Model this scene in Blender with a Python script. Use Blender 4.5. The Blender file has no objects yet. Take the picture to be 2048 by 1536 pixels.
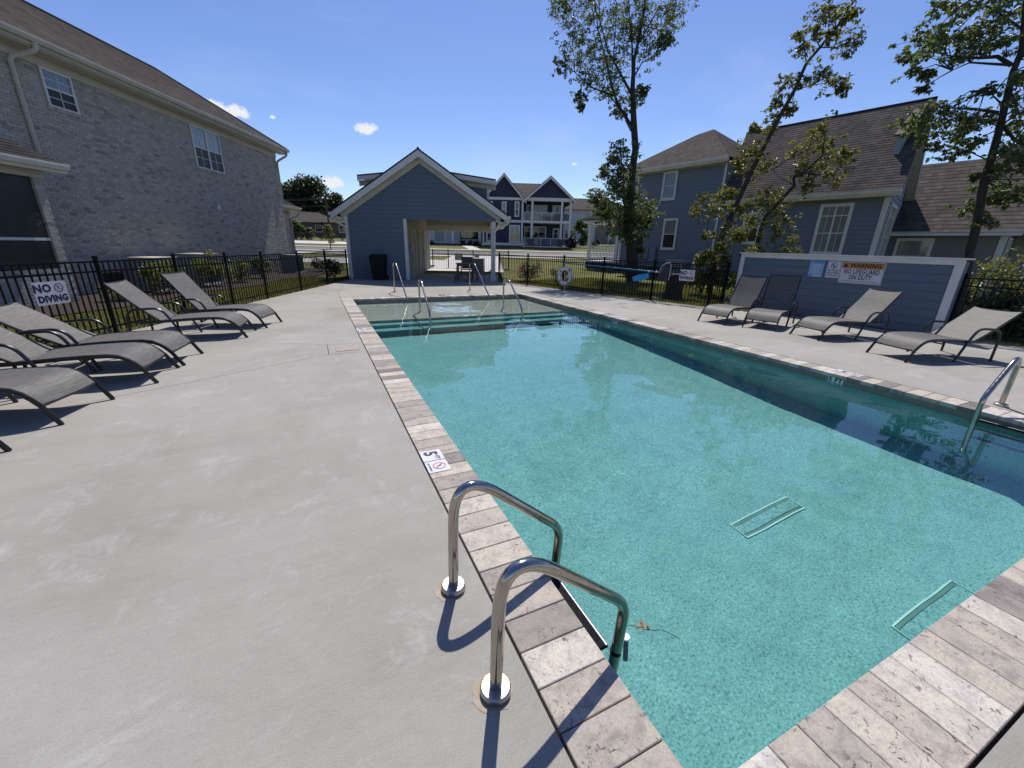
import bpy, bmesh, math, random
from mathutils import Vector, Matrix

R = math.radians
sc = bpy.context.scene
col = sc.collection
random.seed(7)

# ------------------------------------------------------------------ camera
CAM = Vector((-0.865, 0.0, 1.533))
FPX = 812.4                       # focal length in pixels of the 2048 x 1536 photograph
PITCH, ROLL, YAW = R(18.817), R(1.374), R(25.417)
_fw = Vector((math.sin(YAW) * math.cos(PITCH), math.cos(YAW) * math.cos(PITCH), -math.sin(PITCH)))
_rt = Vector((math.cos(YAW), -math.sin(YAW), 0))
_up = _rt.cross(_fw)
_r2 = _rt * math.cos(ROLL) + _up * math.sin(ROLL)
_u2 = -_rt * math.sin(ROLL) + _up * math.cos(ROLL)
cam = bpy.data.cameras.new('camera')
cam.sensor_width = 36.0
cam.lens = 36.0 * FPX / 2048.0
cam.clip_start = 0.05
cam.clip_end = 6000.0
cam_ob = bpy.data.objects.new('camera', cam)
col.objects.link(cam_ob)
_m = Matrix((_r2, _u2, -_fw)).transposed().to_4x4()
_m.translation = CAM
cam_ob.matrix_world = _m
sc.camera = cam_ob

# ------------------------------------------------------------------ world, sun, exposure
SUN_DIR = Vector((0.30, 0.52, 1.0)).normalized()      # towards the sun, read off the handrail shadows
world = bpy.data.worlds.new('World')
sc.world = world
world.use_nodes = True
wn = world.node_tree.nodes
wl = world.node_tree.links
sky = wn.new('ShaderNodeTexSky')
sky.sky_type = 'NISHITA'
sky.sun_disc = False
sky.sun_elevation = math.asin(SUN_DIR.z)
sky.sun_rotation = math.atan2(SUN_DIR.x, SUN_DIR.y)
sky.altitude = 250
sky.air_density = 1.0
sky.dust_density = 0.35
sky.ozone_density = 3.0
# thin high cirrus streaks over the whole sky
tc = wn.new('ShaderNodeTexCoord')
mp = wn.new('ShaderNodeMapping'); mp.inputs['Scale'].default_value = (1.2, 3.2, 5.0); mp.inputs['Rotation'].default_value = (0.2, 0.1, 0.7)
nz = wn.new('ShaderNodeTexNoise'); nz.inputs['Scale'].default_value = 1.7; nz.inputs['Detail'].default_value = 7; nz.inputs['Roughness'].default_value = 0.62
rp = wn.new('ShaderNodeValToRGB'); rp.color_ramp.elements[0].position = 0.52; rp.color_ramp.elements[1].position = 0.85
rp.color_ramp.elements[0].color = (0, 0, 0, 1); rp.color_ramp.elements[1].color = (0.22, 0.22, 0.22, 1)
mx = wn.new('ShaderNodeMix'); mx.data_type = 'RGBA'
mx.inputs['B'].default_value = (9.0, 9.6, 10.4, 1)
wl.new(tc.outputs['Generated'], mp.inputs[0]); wl.new(mp.outputs[0], nz.inputs['Vector']); wl.new(nz.outputs[0], rp.inputs[0])
wl.new(rp.outputs[0], mx.inputs['Factor'])
hs = wn.new('ShaderNodeHueSaturation'); hs.inputs['Saturation'].default_value = 1.15; hs.inputs['Value'].default_value = 1.52; hs.inputs['Hue'].default_value = 0.516
wl.new(sky.outputs[0], hs.inputs['Color']); wl.new(hs.outputs[0], mx.inputs['A'])
last = mx.outputs['Result']
def vmath(op, a, b):
    n = wn.new('ShaderNodeVectorMath'); n.operation = op
    for i, v in enumerate((a, b)):
        if isinstance(v, (tuple, Vector)): n.inputs[i].default_value = tuple(v)
        else: wl.new(v, n.inputs[i])
    return n
def smath(op, a, b=0.0):
    n = wn.new('ShaderNodeMath'); n.operation = op
    for i, v in enumerate((a, b)):
        if isinstance(v, (int, float)): n.inputs[i].default_value = v
        else: wl.new(v, n.inputs[i])
    return n.outputs[0]
puff = wn.new('ShaderNodeTexNoise'); puff.inputs['Scale'].default_value = 42.0; puff.inputs['Detail'].default_value = 6; puff.inputs['Roughness'].default_value = 0.6
wl.new(tc.outputs['Generated'], puff.inputs['Vector'])
# a few small fair-weather clouds: (direction through a pixel of the photograph, half width, half height in radians)
for (px, py, hw, hh) in ((468, 226, 0.030, 0.0125), (418, 206, 0.026, 0.010), (736, 258, 0.027, 0.0115), (655, 362, 0.036, 0.0155), (545, 234, 0.008, 0.005), (1150, 328, 0.010, 0.005)):
    d = (_fw + _r2 * ((px - 1024) / FPX) - _u2 * ((py - 768) / FPX)).normalized()
    r = Vector((d.y, -d.x, 0)).normalized(); u = r.cross(d)
    df = vmath('SUBTRACT', tc.outputs['Generated'], d).outputs[0]
    a = smath('MULTIPLY', vmath('DOT_PRODUCT', df, r).outputs['Value'], 1 / hw)
    b = smath('MULTIPLY', vmath('DOT_PRODUCT', df, u).outputs['Value'], 1 / hh)
    dist = smath('SQRT', smath('ADD', smath('MULTIPLY', a, a), smath('MULTIPLY', b, b)))
    f = smath('SUBTRACT', smath('ADD', smath('MULTIPLY', puff.outputs[0], 2.4), -0.35), dist)
    r_ = wn.new('ShaderNodeValToRGB'); r_.color_ramp.elements[0].position = 0.02; r_.color_ramp.elements[1].position = 0.42
    wl.new(f, r_.inputs[0])
    m_ = wn.new('ShaderNodeMix'); m_.data_type = 'RGBA'; m_.inputs['B'].default_value = (9.6, 10.0, 10.6, 1)
    wl.new(r_.outputs[0], m_.inputs['Factor']); wl.new(last, m_.inputs['A']); last = m_.outputs['Result']
wl.new(last, wn['Background'].inputs[0])
wn['Background'].inputs[1].default_value = 0.088

sun = bpy.data.lights.new('sun', 'SUN')
sun.energy = 5.0
sun.angle = R(0.53)
sun.color = (1.0, 0.955, 0.89)
sun.cycles.is_caustics_light = True
sun_ob = bpy.data.objects.new('sun', sun)
col.objects.link(sun_ob)
sun_ob.rotation_euler = (-SUN_DIR).to_track_quat('-Z', 'Y').to_euler()
sun_ob.location = (10, 20, 40)

sc.view_settings.view_transform = 'Standard'
sc.view_settings.look = 'None'
sc.view_settings.exposure = 0.0
sc.view_settings.gamma = 1.0
sc.view_settings.use_curve_mapping = False
sc.cycles.caustics_refractive = True
sc.cycles.caustics_reflective = False
sc.cycles.max_bounces = 10
sc.cycles.transmission_bounces = 10
sc.cycles.transparent_max_bounces = 16
sc.cycles.sample_clamp_indirect = 6.0

# ------------------------------------------------------------------ pixels to places
def ray(px, py):
    return _fw + _r2 * ((px - 1024) / FPX) - _u2 * ((py - 768) / FPX)

def at_z(px, py, z=0.0):
    d = ray(px, py)
    return CAM + d * ((z - CAM.z) / d.z)

def at_d(px, py, dist):
    d = ray(px, py)
    return CAM + d * (dist / math.hypot(d.x, d.y))

def heading(ang):
    a = R(ang)
    return Vector((math.sin(a), math.cos(a), 0))

# ------------------------------------------------------------------ materials
def new_mat(name):
    m = bpy.data.materials.new(name)
    m.use_nodes = True
    nt = m.node_tree
    b = nt.nodes['Principled BSDF']
    return m, nt, b

def ramp(nt, fac, stops):
    r = nt.nodes.new('ShaderNodeValToRGB')
    e = r.color_ramp.elements
    e[0].position, e[0].color = stops[0][0], (*stops[0][1], 1)
    e[1].position, e[1].color = stops[-1][0], (*stops[-1][1], 1)
    for p, c in stops[1:-1]:
        k = e.new(p); k.color = (*c, 1)
    nt.links.new(fac, r.inputs[0])
    return r.outputs[0]

def noise(nt, scale, detail=4, rough=0.55, stretch=None, coord='Object', dist=0.0, rot=None):
    t = nt.nodes.new('ShaderNodeTexCoord')
    n = nt.nodes.new('ShaderNodeTexNoise')
    n.inputs['Scale'].default_value = scale
    n.inputs['Detail'].default_value = detail
    n.inputs['Roughness'].default_value = rough
    n.inputs['Distortion'].default_value = dist
    src = t.outputs['Object' if coord == 'World' else coord]
    if coord == 'World':
        src = nt.nodes.new('ShaderNodeNewGeometry').outputs['Position']
    if stretch or rot:
        m = nt.nodes.new('ShaderNodeMapping')
        if stretch: m.inputs['Scale'].default_value = stretch
        if rot: m.inputs['Rotation'].default_value = rot
        nt.links.new(src, m.inputs[0]); src = m.outputs[0]
    nt.links.new(src, n.inputs['Vector'])
    return n.outputs[0]

def mixc(nt, fac, a, b, mode='MIX'):
    m = nt.nodes.new('ShaderNodeMix'); m.data_type = 'RGBA'; m.blend_type = mode
    for sock, v in ((m.inputs['Factor'], fac), (m.inputs['A'], a), (m.inputs['B'], b)):
        if isinstance(v, (int, float)): sock.default_value = v
        elif isinstance(v, tuple): sock.default_value = (*v, 1)
        else: nt.links.new(v, sock)
    return m.outputs['Result']

def math_n(nt, op, a, b=0.0):
    m = nt.nodes.new('ShaderNodeMath'); m.operation = op
    for i, v in enumerate((a, b)):
        if isinstance(v, (int, float)): m.inputs[i].default_value = v
        else: nt.links.new(v, m.inputs[i])
    return m.outputs[0]

def bump(nt, b, h, strength=0.3, dist=0.01, prev=None):
    n = nt.nodes.new('ShaderNodeBump')
    n.inputs['Strength'].default_value = strength
    n.inputs['Distance'].default_value = dist
    nt.links.new(h, n.inputs['Height'])
    if prev is not None: nt.links.new(prev, n.inputs['Normal'])
    nt.links.new(n.outputs[0], b.inputs['Normal'])
    return n.outputs[0]

def pm(name, c1, c2=None, scale=3.0, rough=0.6, bscale=None, bstr=0.2, bdist=0.004, metal=0.0, spec=0.5, stretch=None, lo=0.35, hi=0.65, coord='Object'):
    """a painted or plain material: two tones blended by noise, fine relief"""
    m, nt, b = new_mat(name)
    c2 = c2 or tuple(x * 0.86 for x in c1)
    f = noise(nt, scale, 5, 0.6, stretch, coord)
    nt.links.new(ramp(nt, f, [(lo, c1), (hi, c2)]), b.inputs['Base Color'])
    b.inputs['Roughness'].default_value = rough
    b.inputs['Metallic'].default_value = metal
    b.inputs['Specular IOR Level'].default_value = spec
    if bscale:
        bump(nt, b, noise(nt, bscale, 3, 0.6, stretch, coord), bstr, bdist)
    return m

M = {}
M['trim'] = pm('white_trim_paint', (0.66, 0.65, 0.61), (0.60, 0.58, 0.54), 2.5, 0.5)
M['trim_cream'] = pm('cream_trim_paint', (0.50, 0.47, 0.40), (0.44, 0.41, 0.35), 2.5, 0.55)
M['blue'] = pm('slate_blue_siding', (0.112, 0.145, 0.185), (0.100, 0.131, 0.169), 1.6, 0.65, 40, 0.15, 0.002, stretch=(1, 1, 6))
M['blue2'] = pm('grey_blue_siding', (0.150, 0.178, 0.218), (0.134, 0.161, 0.199), 1.4, 0.65, 40, 0.15, 0.002, stretch=(1, 1, 6))
M['paleblue'] = pm('pale_blue_siding', (0.25, 0.30, 0.335), (0.23, 0.275, 0.31), 1.4, 0.65)
M['greysiding'] = pm('grey_siding', (0.19, 0.186, 0.18), (0.165, 0.162, 0.157), 1.4, 0.65)
M['black_metal'] = pm('black_powder_coat', (0.005, 0.005, 0.006), (0.008, 0.008, 0.009), 8, 0.55, spec=0.12)
M['frame'] = pm('dark_bronze_frame', (0.010, 0.009, 0.009), (0.015, 0.013, 0.013), 9, 0.36, 60, 0.08, 0.001)
M['black_plastic'] = pm('black_plastic', (0.007, 0.007, 0.008), (0.011, 0.011, 0.012), 6, 0.6, spec=0.2)
M['white_plastic'] = pm('white_plastic', (0.74, 0.73, 0.76), (0.68, 0.67, 0.70), 5, 0.35)
M['grey_plastic'] = pm('grey_plastic', (0.20, 0.21, 0.21), (0.26, 0.27, 0.27), 8, 0.5)
M['metal_grey'] = pm('grey_sheet_metal', (0.26, 0.27, 0.27), (0.21, 0.22, 0.22), 4, 0.5)
M['sign_white'] = pm('sign_white', (0.62, 0.62, 0.66), (0.56, 0.56, 0.60), 5, 0.4)
M['sign_navy'] = pm('sign_navy', (0.012, 0.010, 0.04), (0.016, 0.014, 0.05), 6, 0.45)
M['sign_black'] = pm('sign_black', (0.012, 0.012, 0.014), (0.018, 0.018, 0.02), 6, 0.45)
M['sign_red'] = pm('sign_red', (0.42, 0.03, 0.05), (0.36, 0.025, 0.045), 6, 0.45)
M['sign_maroon'] = pm('sign_maroon', (0.16, 0.02, 0.04), (0.13, 0.015, 0.03), 6, 0.45)
M['sign_orange'] = pm('sign_orange', (0.52, 0.20, 0.05), (0.47, 0.18, 0.045), 6, 0.45)
M['sign_blue'] = pm('sign_blue', (0.05, 0.22, 0.55), (0.045, 0.19, 0.5), 6, 0.45)
M['sign_paleblue'] = pm('sign_paleblue', (0.24, 0.42, 0.62), (0.22, 0.39, 0.58), 6, 0.45)
M['net'] = pm('dark_net', (0.02, 0.018, 0.03), (0.04, 0.035, 0.05), 60, 0.8)
M['pole_blue'] = pm('blue_anodised_pole', (0.02, 0.19, 0.30), (0.03, 0.25, 0.36), 6, 0.35, metal=0.3)
M['brush_blue'] = pm('blue_brush', (0.03, 0.33, 0.62), (0.02, 0.26, 0.55), 8, 0.5)
M['alu'] = pm('aluminium', (0.55, 0.55, 0.57), (0.47, 0.47, 0.5), 8, 0.35, metal=0.8)
M['rope'] = pm('white_rope', (0.6, 0.58, 0.5), (0.45, 0.43, 0.36), 40, 0.9)
M['bark'] = pm('bark', (0.055, 0.045, 0.036), (0.028, 0.023, 0.018), 6, 0.9, 22, 0.8, 0.02, stretch=(4, 4, 1))
M['bark_wood'] = pm('cut_wood', (0.2, 0.15, 0.1), (0.12, 0.09, 0.06), 9, 0.9)
M['mulch'] = pm('mulch', (0.045, 0.028, 0.02), (0.018, 0.012, 0.01), 14, 0.95, 30, 1.0, 0.04, coord='World')
M['concrete_far'] = pm('far_concrete', (0.50, 0.47, 0.44), (0.44, 0.42, 0.39), 0.6, 0.9, coord='World')
M['asphalt'] = pm('asphalt', (0.15, 0.145, 0.14), (0.12, 0.115, 0.11), 0.8, 0.9, coord='World')
M['brick_dark'] = pm('dark_foundation_brick', (0.06, 0.045, 0.04), (0.10, 0.075, 0.065), 7, 0.9, 18, 0.5, 0.01, stretch=(1, 1, 3))
M['stone_dark'] = pm('dark_foundation_stone', (0.07, 0.065, 0.065), (0.12, 0.11, 0.11), 3, 0.9, 6, 0.5, 0.03)
M['interior_wall'] = pm('taupe_breezeway_wall', (0.34, 0.31, 0.25), (0.31, 0.28, 0.23), 2, 0.7)
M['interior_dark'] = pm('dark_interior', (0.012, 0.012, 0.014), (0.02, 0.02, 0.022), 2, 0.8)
M['navy'] = pm('navy_siding', (0.016, 0.021, 0.05), (0.020, 0.026, 0.058), 2, 0.7, 3.0, 0.4, 0.02, stretch=(0.05, 0.05, 3))
M['housewhite'] = pm('white_siding', (0.52, 0.54, 0.58), (0.47, 0.49, 0.53), 2, 0.7, 3.0, 0.4, 0.02, stretch=(0.05, 0.05, 3))
M['taupe'] = pm('taupe_siding', (0.26, 0.23, 0.20), (0.23, 0.205, 0.18), 2, 0.7)
M['olive'] = pm('olive_siding', (0.11, 0.105, 0.075), (0.095, 0.09, 0.065), 2, 0.7)
M['ranchbrick'] = pm('ranch_brick', (0.13, 0.10, 0.085), (0.10, 0.075, 0.065), 3, 0.85)
M['wrap'] = pm('white_house_wrap', (0.45, 0.47, 0.52), (0.36, 0.38, 0.43), 1.6, 0.6)
M['door_blue'] = pm('pale_door', (0.30, 0.38, 0.40), (0.27, 0.34, 0.36), 3, 0.5)
M['post_wood'] = pm('grey_pole_wood', (0.09, 0.075, 0.06), (0.06, 0.05, 0.04), 5, 0.9)
M['wire'] = pm('power_wire', (0.02, 0.02, 0.02), (0.03, 0.03, 0.03), 5, 0.7)
M['rust'] = pm('rusty_stain', (0.33, 0.255, 0.175), (0.38, 0.33, 0.27), 25, 0.9)
M['debris'] = pm('dead_leaf', (0.30, 0.19, 0.07), (0.12, 0.07, 0.03), 60, 0.8)
M['twig'] = pm('dark_twig', (0.02, 0.015, 0.012), (0.04, 0.03, 0.02), 60, 0.8)
M['tread'] = pm('black_ladder_tread', (0.010, 0.010, 0.012), (0.02, 0.02, 0.022), 30, 0.95, 200, 0.3, 0.002, spec=0.08)

def glass_mat(name, c, rough=0.04):
    m, nt, b = new_mat(name)
    nt.links.new(ramp(nt, noise(nt, 1.3, 2), [(0.3, c), (0.7, tuple(x * 0.7 for x in c))]), b.inputs['Base Color'])
    b.inputs['Roughness'].default_value = rough
    b.inputs['Specular IOR Level'].default_value = 0.75
    b.inputs['Coat Weight'].default_value = 0.4
    b.inputs['Coat Roughness'].default_value = 0.02
    bump(nt, b, noise(nt, 0.7, 2), 0.05, 0.05)
    return m
M['glass'] = glass_mat('window_glass', (0.020, 0.024, 0.026))
M['screen_pane'] = pm('screened_pane', (0.016, 0.020, 0.020), (0.022, 0.026, 0.026), 3, 0.35, spec=0.25)
M['glass_blind'] = glass_mat('window_with_blind', (0.13, 0.155, 0.19), 0.12)
M['glass_curtain'] = glass_mat('window_with_curtain', (0.22, 0.23, 0.22), 0.1)

def steel():
    m, nt, b = new_mat('polished_stainless_steel')
    f = noise(nt, 14, 4, 0.6, (1, 1, 0.35))
    nt.links.new(ramp(nt, f, [(0.3, (0.46, 0.43, 0.39)), (0.7, (0.34, 0.305, 0.265))]), b.inputs['Base Color'])
    b.inputs['Metallic'].default_value = 1.0
    nt.links.new(ramp(nt, noise(nt, 30, 4), [(0.35, (0.10,) * 3), (0.75, (0.24,) * 3)]), b.inputs['Roughness'])
    return m
M['steel'] = steel()
M['steel_satin'] = pm('satin_stainless_steel', (0.50, 0.48, 0.45), (0.40, 0.375, 0.34), 18, 0.38, metal=1.0)

def concrete():
    m, nt, b = new_mat('broomed_concrete')
    big = noise(nt, 0.55, 6, 0.62, coord='World', dist=0.4)
    c = ramp(nt, big, [(0.25, (0.232, 0.218, 0.188)), (0.5, (0.300, 0.286, 0.252)), (0.75, (0.346, 0.334, 0.300))])
    streak = noise(nt, 1.6, 6, 0.65, (0.35, 4.5, 1), 'World', 0.3, (0, 0, R(14)))
    c = mixc(nt, 0.24, c, ramp(nt, streak, [(0.3, (0.78, 0.78, 0.79)), (0.5, (0.98, 0.98, 0.98)), (0.7, (1.12, 1.12, 1.10))]), 'MULTIPLY')
    spots = noise(nt, 3.2, 5, 0.7, coord='World')
    c = mixc(nt, ramp(nt, spots, [(0.58, (0, 0, 0)), (0.76, (0.5, 0.5, 0.5))]), c, (0.262, 0.236, 0.204))
    pale = noise(nt, 2.6, 8, 0.78, coord='World', dist=0.5)
    c = mixc(nt, ramp(nt, pale, [(0.54, (0, 0, 0)), (0.72, (0.6, 0.6, 0.6))]), c, (0.43, 0.42, 0.395))
    rust = noise(nt, 1.7, 6, 0.7, coord='World', dist=0.8)
    c = mixc(nt, ramp(nt, rust, [(0.66, (0, 0, 0)), (0.76, (0.4, 0.4, 0.4))]), c, (0.36, 0.265, 0.19))
    mid = noise(nt, 24, 6, 0.75, (0.6, 1.6, 1), 'World', 0.2, (0, 0, R(14)))
    c = mixc(nt, 0.38, c, ramp(nt, mid, [(0.3, (0.80, 0.80, 0.80)), (0.5, (1.0, 1.0, 1.0)), (0.7, (1.13, 1.13, 1.13))]), 'MULTIPLY')
    fine = noise(nt, 160, 3, 0.7, coord='World')
    c = mixc(nt, 0.7, c, ramp(nt, fine, [(0.3, (0.80,) * 3), (0.7, (1.16,) * 3)]), 'MULTIPLY')
    # scattered dark specks and a few hairline cracks
    vo = nt.nodes.new('ShaderNodeTexVoronoi'); vo.feature = 'DISTANCE_TO_EDGE'; vo.inputs['Scale'].default_value = 0.23
    g = nt.nodes.new('ShaderNodeNewGeometry')
    va = nt.nodes.new('ShaderNodeVectorMath'); va.operation = 'ADD'
    nn = nt.nodes.new('ShaderNodeTexNoise'); nn.inputs['Scale'].default_value = 3.0; nn.inputs['Detail'].default_value = 6
    nt.links.new(g.outputs['Position'], nn.inputs['Vector'])
    vs = nt.nodes.new('ShaderNodeVectorMath'); vs.operation = 'SCALE'; vs.inputs['Scale'].default_value = 0.35
    nt.links.new(nn.outputs['Color'], vs.inputs[0]); nt.links.new(g.outputs['Position'], va.inputs[0]); nt.links.new(vs.outputs[0], va.inputs[1])
    nt.links.new(va.outputs[0], vo.inputs['Vector'])
    crack = ramp(nt, vo.outputs['Distance'], [(0.0, (0.30,) * 3), (0.0016, (0, 0, 0))])
    crack = mixc(nt, ramp(nt, noise(nt, 0.8, 3, coord='World'), [(0.5, (0, 0, 0)), (0.6, (1, 1, 1))]), (0.0, 0.0, 0.0), crack)
    c = mixc(nt, crack, c, (0.17, 0.15, 0.13))
    nt.links.new(c, b.inputs['Base Color'])
    b.inputs['Roughness'].default_value = 0.82
    b.inputs['Specular IOR Level'].default_value = 0.35
    n1 = bump(nt, b, noise(nt, 40, 4, 0.7, (0.5, 3, 1), 'World', 0, (0, 0, R(14))), 0.25, 0.004)
    bump(nt, b, fine, 0.3, 0.002, n1)
    return m
M['concrete'] = concrete()

def travertine():
    m, nt, b = new_mat('travertine')
    oi = nt.nodes.new('ShaderNodeObjectInfo')
    rnd = oi.outputs['Random']
    base = ramp(nt, rnd, [(0.0, (0.165, 0.146, 0.136)), (0.12, (0.215, 0.194, 0.180)), (0.24, (0.30, 0.275, 0.252)), (0.40, (0.365, 0.326, 0.285)), (0.60, (0.42, 0.372, 0.315)), (0.8, (0.46, 0.42, 0.368)), (1.0, (0.50, 0.478, 0.445))])
    t = nt.nodes.new('ShaderNodeNewGeometry')
    off = nt.nodes.new('ShaderNodeVectorMath'); off.operation = 'ADD'
    comb = nt.nodes.new('ShaderNodeCombineXYZ')
    for i in range(3): nt.links.new(math_n(nt, 'MULTIPLY', rnd, 57.0 + 13 * i), comb.inputs[i])
    nt.links.new(t.outputs['Position'], off.inputs[0]); nt.links.new(comb.outputs[0], off.inputs[1])
    def tn(scale, detail, rough, dist=0.0):
        n = nt.nodes.new('ShaderNodeTexNoise'); n.inputs['Scale'].default_value = scale; n.inputs['Detail'].default_value = detail
        n.inputs['Roughness'].default_value = rough; n.inputs['Distortion'].default_value = dist
        nt.links.new(off.outputs[0], n.inputs['Vector']); return n.outputs[0]
    cloud = tn(10, 8, 0.72, 0.5)
    c = mixc(nt, 0.85, base, ramp(nt, cloud, [(0.26, (0.50, 0.48, 0.48)), (0.40, (0.82, 0.80, 0.79)), (0.52, (1.10, 1.08, 1.04)), (0.62, (1.22, 1.17, 1.06)), (0.75, (0.78, 0.73, 0.70))]), 'MULTIPLY')
    vein = tn(6, 7, 0.75, 0.9)
    c = mixc(nt, ramp(nt, vein, [(0.48, (0, 0, 0)), (0.5, (0.4,) * 3), (0.52, (0, 0, 0))]), c, (0.22, 0.185, 0.17))
    grain = tn(120, 3, 0.7)
    c = mixc(nt, 0.7, c, ramp(nt, grain, [(0.3, (0.76,) * 3), (0.7, (1.18,) * 3)]), 'MULTIPLY')
    pit = tn(46, 4, 0.6, 0.8)
    pitmask = tn(9, 3, 0.6)
    pf = math_n(nt, 'MULTIPLY', ramp(nt, pit, [(0.59, (0, 0, 0)), (0.64, (1, 1, 1))]), ramp(nt, pitmask, [(0.45, (0, 0, 0)), (0.62, (1, 1, 1))]))
    c = mixc(nt, pf, c, (0.10, 0.065, 0.055))
    nt.links.new(c, b.inputs['Base Color'])
    b.inputs['Roughness'].default_value = 0.72
    b.inputs['Specular IOR Level'].default_value = 0.3
    h = math_n(nt, 'SUBTRACT', math_n(nt, 'MULTIPLY', cloud, 0.5), pf)
    n1 = bump(nt, b, h, 0.45, 0.004)
    bump(nt, b, grain, 0.25, 0.0015, n1)
    return m
M['travertine'] = travertine()

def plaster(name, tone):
    """quartz pool finish: tone may hold the tint of deep water, dark and pale aggregate"""
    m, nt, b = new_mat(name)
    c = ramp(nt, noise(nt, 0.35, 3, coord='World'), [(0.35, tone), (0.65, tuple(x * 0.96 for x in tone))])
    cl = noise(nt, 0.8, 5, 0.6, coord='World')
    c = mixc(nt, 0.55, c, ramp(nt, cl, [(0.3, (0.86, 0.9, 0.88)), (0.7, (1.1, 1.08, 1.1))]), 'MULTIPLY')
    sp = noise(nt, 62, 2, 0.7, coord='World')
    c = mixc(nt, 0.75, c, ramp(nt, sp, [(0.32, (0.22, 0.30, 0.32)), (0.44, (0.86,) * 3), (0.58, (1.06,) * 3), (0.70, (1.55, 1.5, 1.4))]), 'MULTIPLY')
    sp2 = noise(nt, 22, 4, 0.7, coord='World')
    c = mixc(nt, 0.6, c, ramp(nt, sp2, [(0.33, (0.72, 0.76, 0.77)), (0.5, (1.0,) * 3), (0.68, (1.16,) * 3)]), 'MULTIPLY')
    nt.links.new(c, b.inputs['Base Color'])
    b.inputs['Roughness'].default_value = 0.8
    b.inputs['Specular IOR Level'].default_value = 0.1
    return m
M['plaster'] = plaster('water_tinted_plaster', (0.232, 0.510, 0.492))  # tint of the deep water painted into the basin and step colour
M['plaster_pale'] = plaster('pale_quartz_plaster', (0.53, 0.525, 0.45))  # same finish on the shelf, without the deep-water tint
M['band'] = pm('waterline_tile', (0.15, 0.14, 0.12), (0.20, 0.185, 0.16), 8, 0.4, coord='World')
M['beam'] = pm('bond_beam_concrete', (0.05, 0.045, 0.04), (0.08, 0.07, 0.06), 4, 0.95)

def water_mat():
    m = bpy.data.materials.new('clear_pool_water'); m.use_nodes = True
    nt = m.node_tree; nt.nodes.clear()
    o = nt.nodes.new('ShaderNodeOutputMaterial'); g = nt.nodes.new('ShaderNodeBsdfGlass')
    g.inputs['IOR'].default_value = 1.333; g.inputs['Roughness'].default_value = 0.0
    g.inputs['Color'].default_value = (0.93, 1.0, 0.995, 1)
    nt.links.new(g.outputs[0], o.inputs['Surface'])
    return m
M['water'] = water_mat()

def sling():
    m, nt, b = new_mat('woven_sling_fabric')
    f = noise(nt, 5, 5, 0.65, (0.6, 6, 6))
    f2 = noise(nt, 26, 4, 0.7, (3.4, 0.22, 3.4))
    c = ramp(nt, f2, [(0.28, (0.046, 0.043, 0.039)), (0.5, (0.094, 0.088, 0.080)), (0.72, (0.158, 0.148, 0.135))])
    c = mixc(nt, 0.5, c, ramp(nt, f, [(0.3, (0.8, 0.8, 0.8)), (0.7, (1.2, 1.18, 1.14))]), 'MULTIPLY')
    nt.links.new(c, b.inputs['Base Color'])
    b.inputs['Roughness'].default_value = 0.62
    b.inputs['Specular IOR Level'].default_value = 0.4
    bump(nt, b, f2, 0.3, 0.002)
    return m
M['sling'] = sling()

def brick_mat():
    m, nt, b = new_mat('limewashed_brick')
    oi = nt.nodes.new('ShaderNodeObjectInfo'); g = nt.nodes.new('ShaderNodeNewGeometry')
    r = math_n(nt, 'FRACT', math_n(nt, 'ADD', math_n(nt, 'MULTIPLY', oi.outputs['Random'], 7.3), g.outputs['Random Per Island']))
    c = ramp(nt, r, [(0.0, (0.215, 0.190, 0.165)), (0.06, (0.30, 0.268, 0.235)), (0.25, (0.365, 0.330, 0.292)), (0.7, (0.40, 0.362, 0.322)), (1.0, (0.46, 0.42, 0.378))])
    n = noise(nt, 15, 5, 0.7, coord='World')
    c = mixc(nt, ramp(nt, n, [(0.58, (0, 0, 0)), (0.68, (0.7,) * 3)]), c, (0.15, 0.127, 0.108))
    c = mixc(nt, ramp(nt, noise(nt, 26, 4, 0.7, coord='World'), [(0.5, (0, 0, 0)), (0.68, (0.6,) * 3)]), c, (0.50, 0.465, 0.425))
    nt.links.new(c, b.inputs['Base Color'])
    b.inputs['Roughness'].default_value = 0.9
    bump(nt, b, noise(nt, 60, 4, 0.7, coord='World'), 0.6, 0.006)
    return m
M['brick'] = brick_mat()
M['mortar'] = pm('pale_mortar', (0.40, 0.37, 0.335), (0.34, 0.315, 0.285), 9, 0.95, 60, 0.4, 0.004)

def shingle(name, a, bb):
    m, nt, b = new_mat(name)
    uv = nt.nodes.new('ShaderNodeUVMap')
    bt = nt.nodes.new('ShaderNodeTexBrick')
    bt.offset = 0.5; bt.squash = 1.0
    bt.inputs['Color1'].default_value = (*a, 1); bt.inputs['Color2'].default_value = (*bb, 1)
    bt.inputs['Mortar'].default_value = tuple(x * 0.55 for x in a) + (1,)
    bt.inputs['Scale'].default_value = 1.0
    bt.inputs['Brick Width'].default_value = 0.21; bt.inputs['Row Height'].default_value = 0.142
    bt.inputs['Mortar Size'].default_value = 0.004
    nt.links.new(uv.outputs[0], bt.inputs['Vector'])
    c = mixc(nt, 0.8, bt.outputs['Color'], ramp(nt, noise(nt, 1.2, 6, 0.7, coord='World'), [(0.3, (0.72,) * 3), (0.7, (1.22, 1.2, 1.17))]), 'MULTIPLY')
    c = mixc(nt, 0.6, c, ramp(nt, noise(nt, 90, 3, 0.7, coord='World'), [(0.3, (0.7,) * 3), (0.7, (1.25,) * 3)]), 'MULTIPLY')
    nt.links.new(c, b.inputs['Base Color'])
    b.inputs['Roughness'].default_value = 0.92
    b.inputs['Specular IOR Level'].default_value = 0.08
    bump(nt, b, bt.outputs['Fac'], 0.3, -0.006)
    return m
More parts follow.
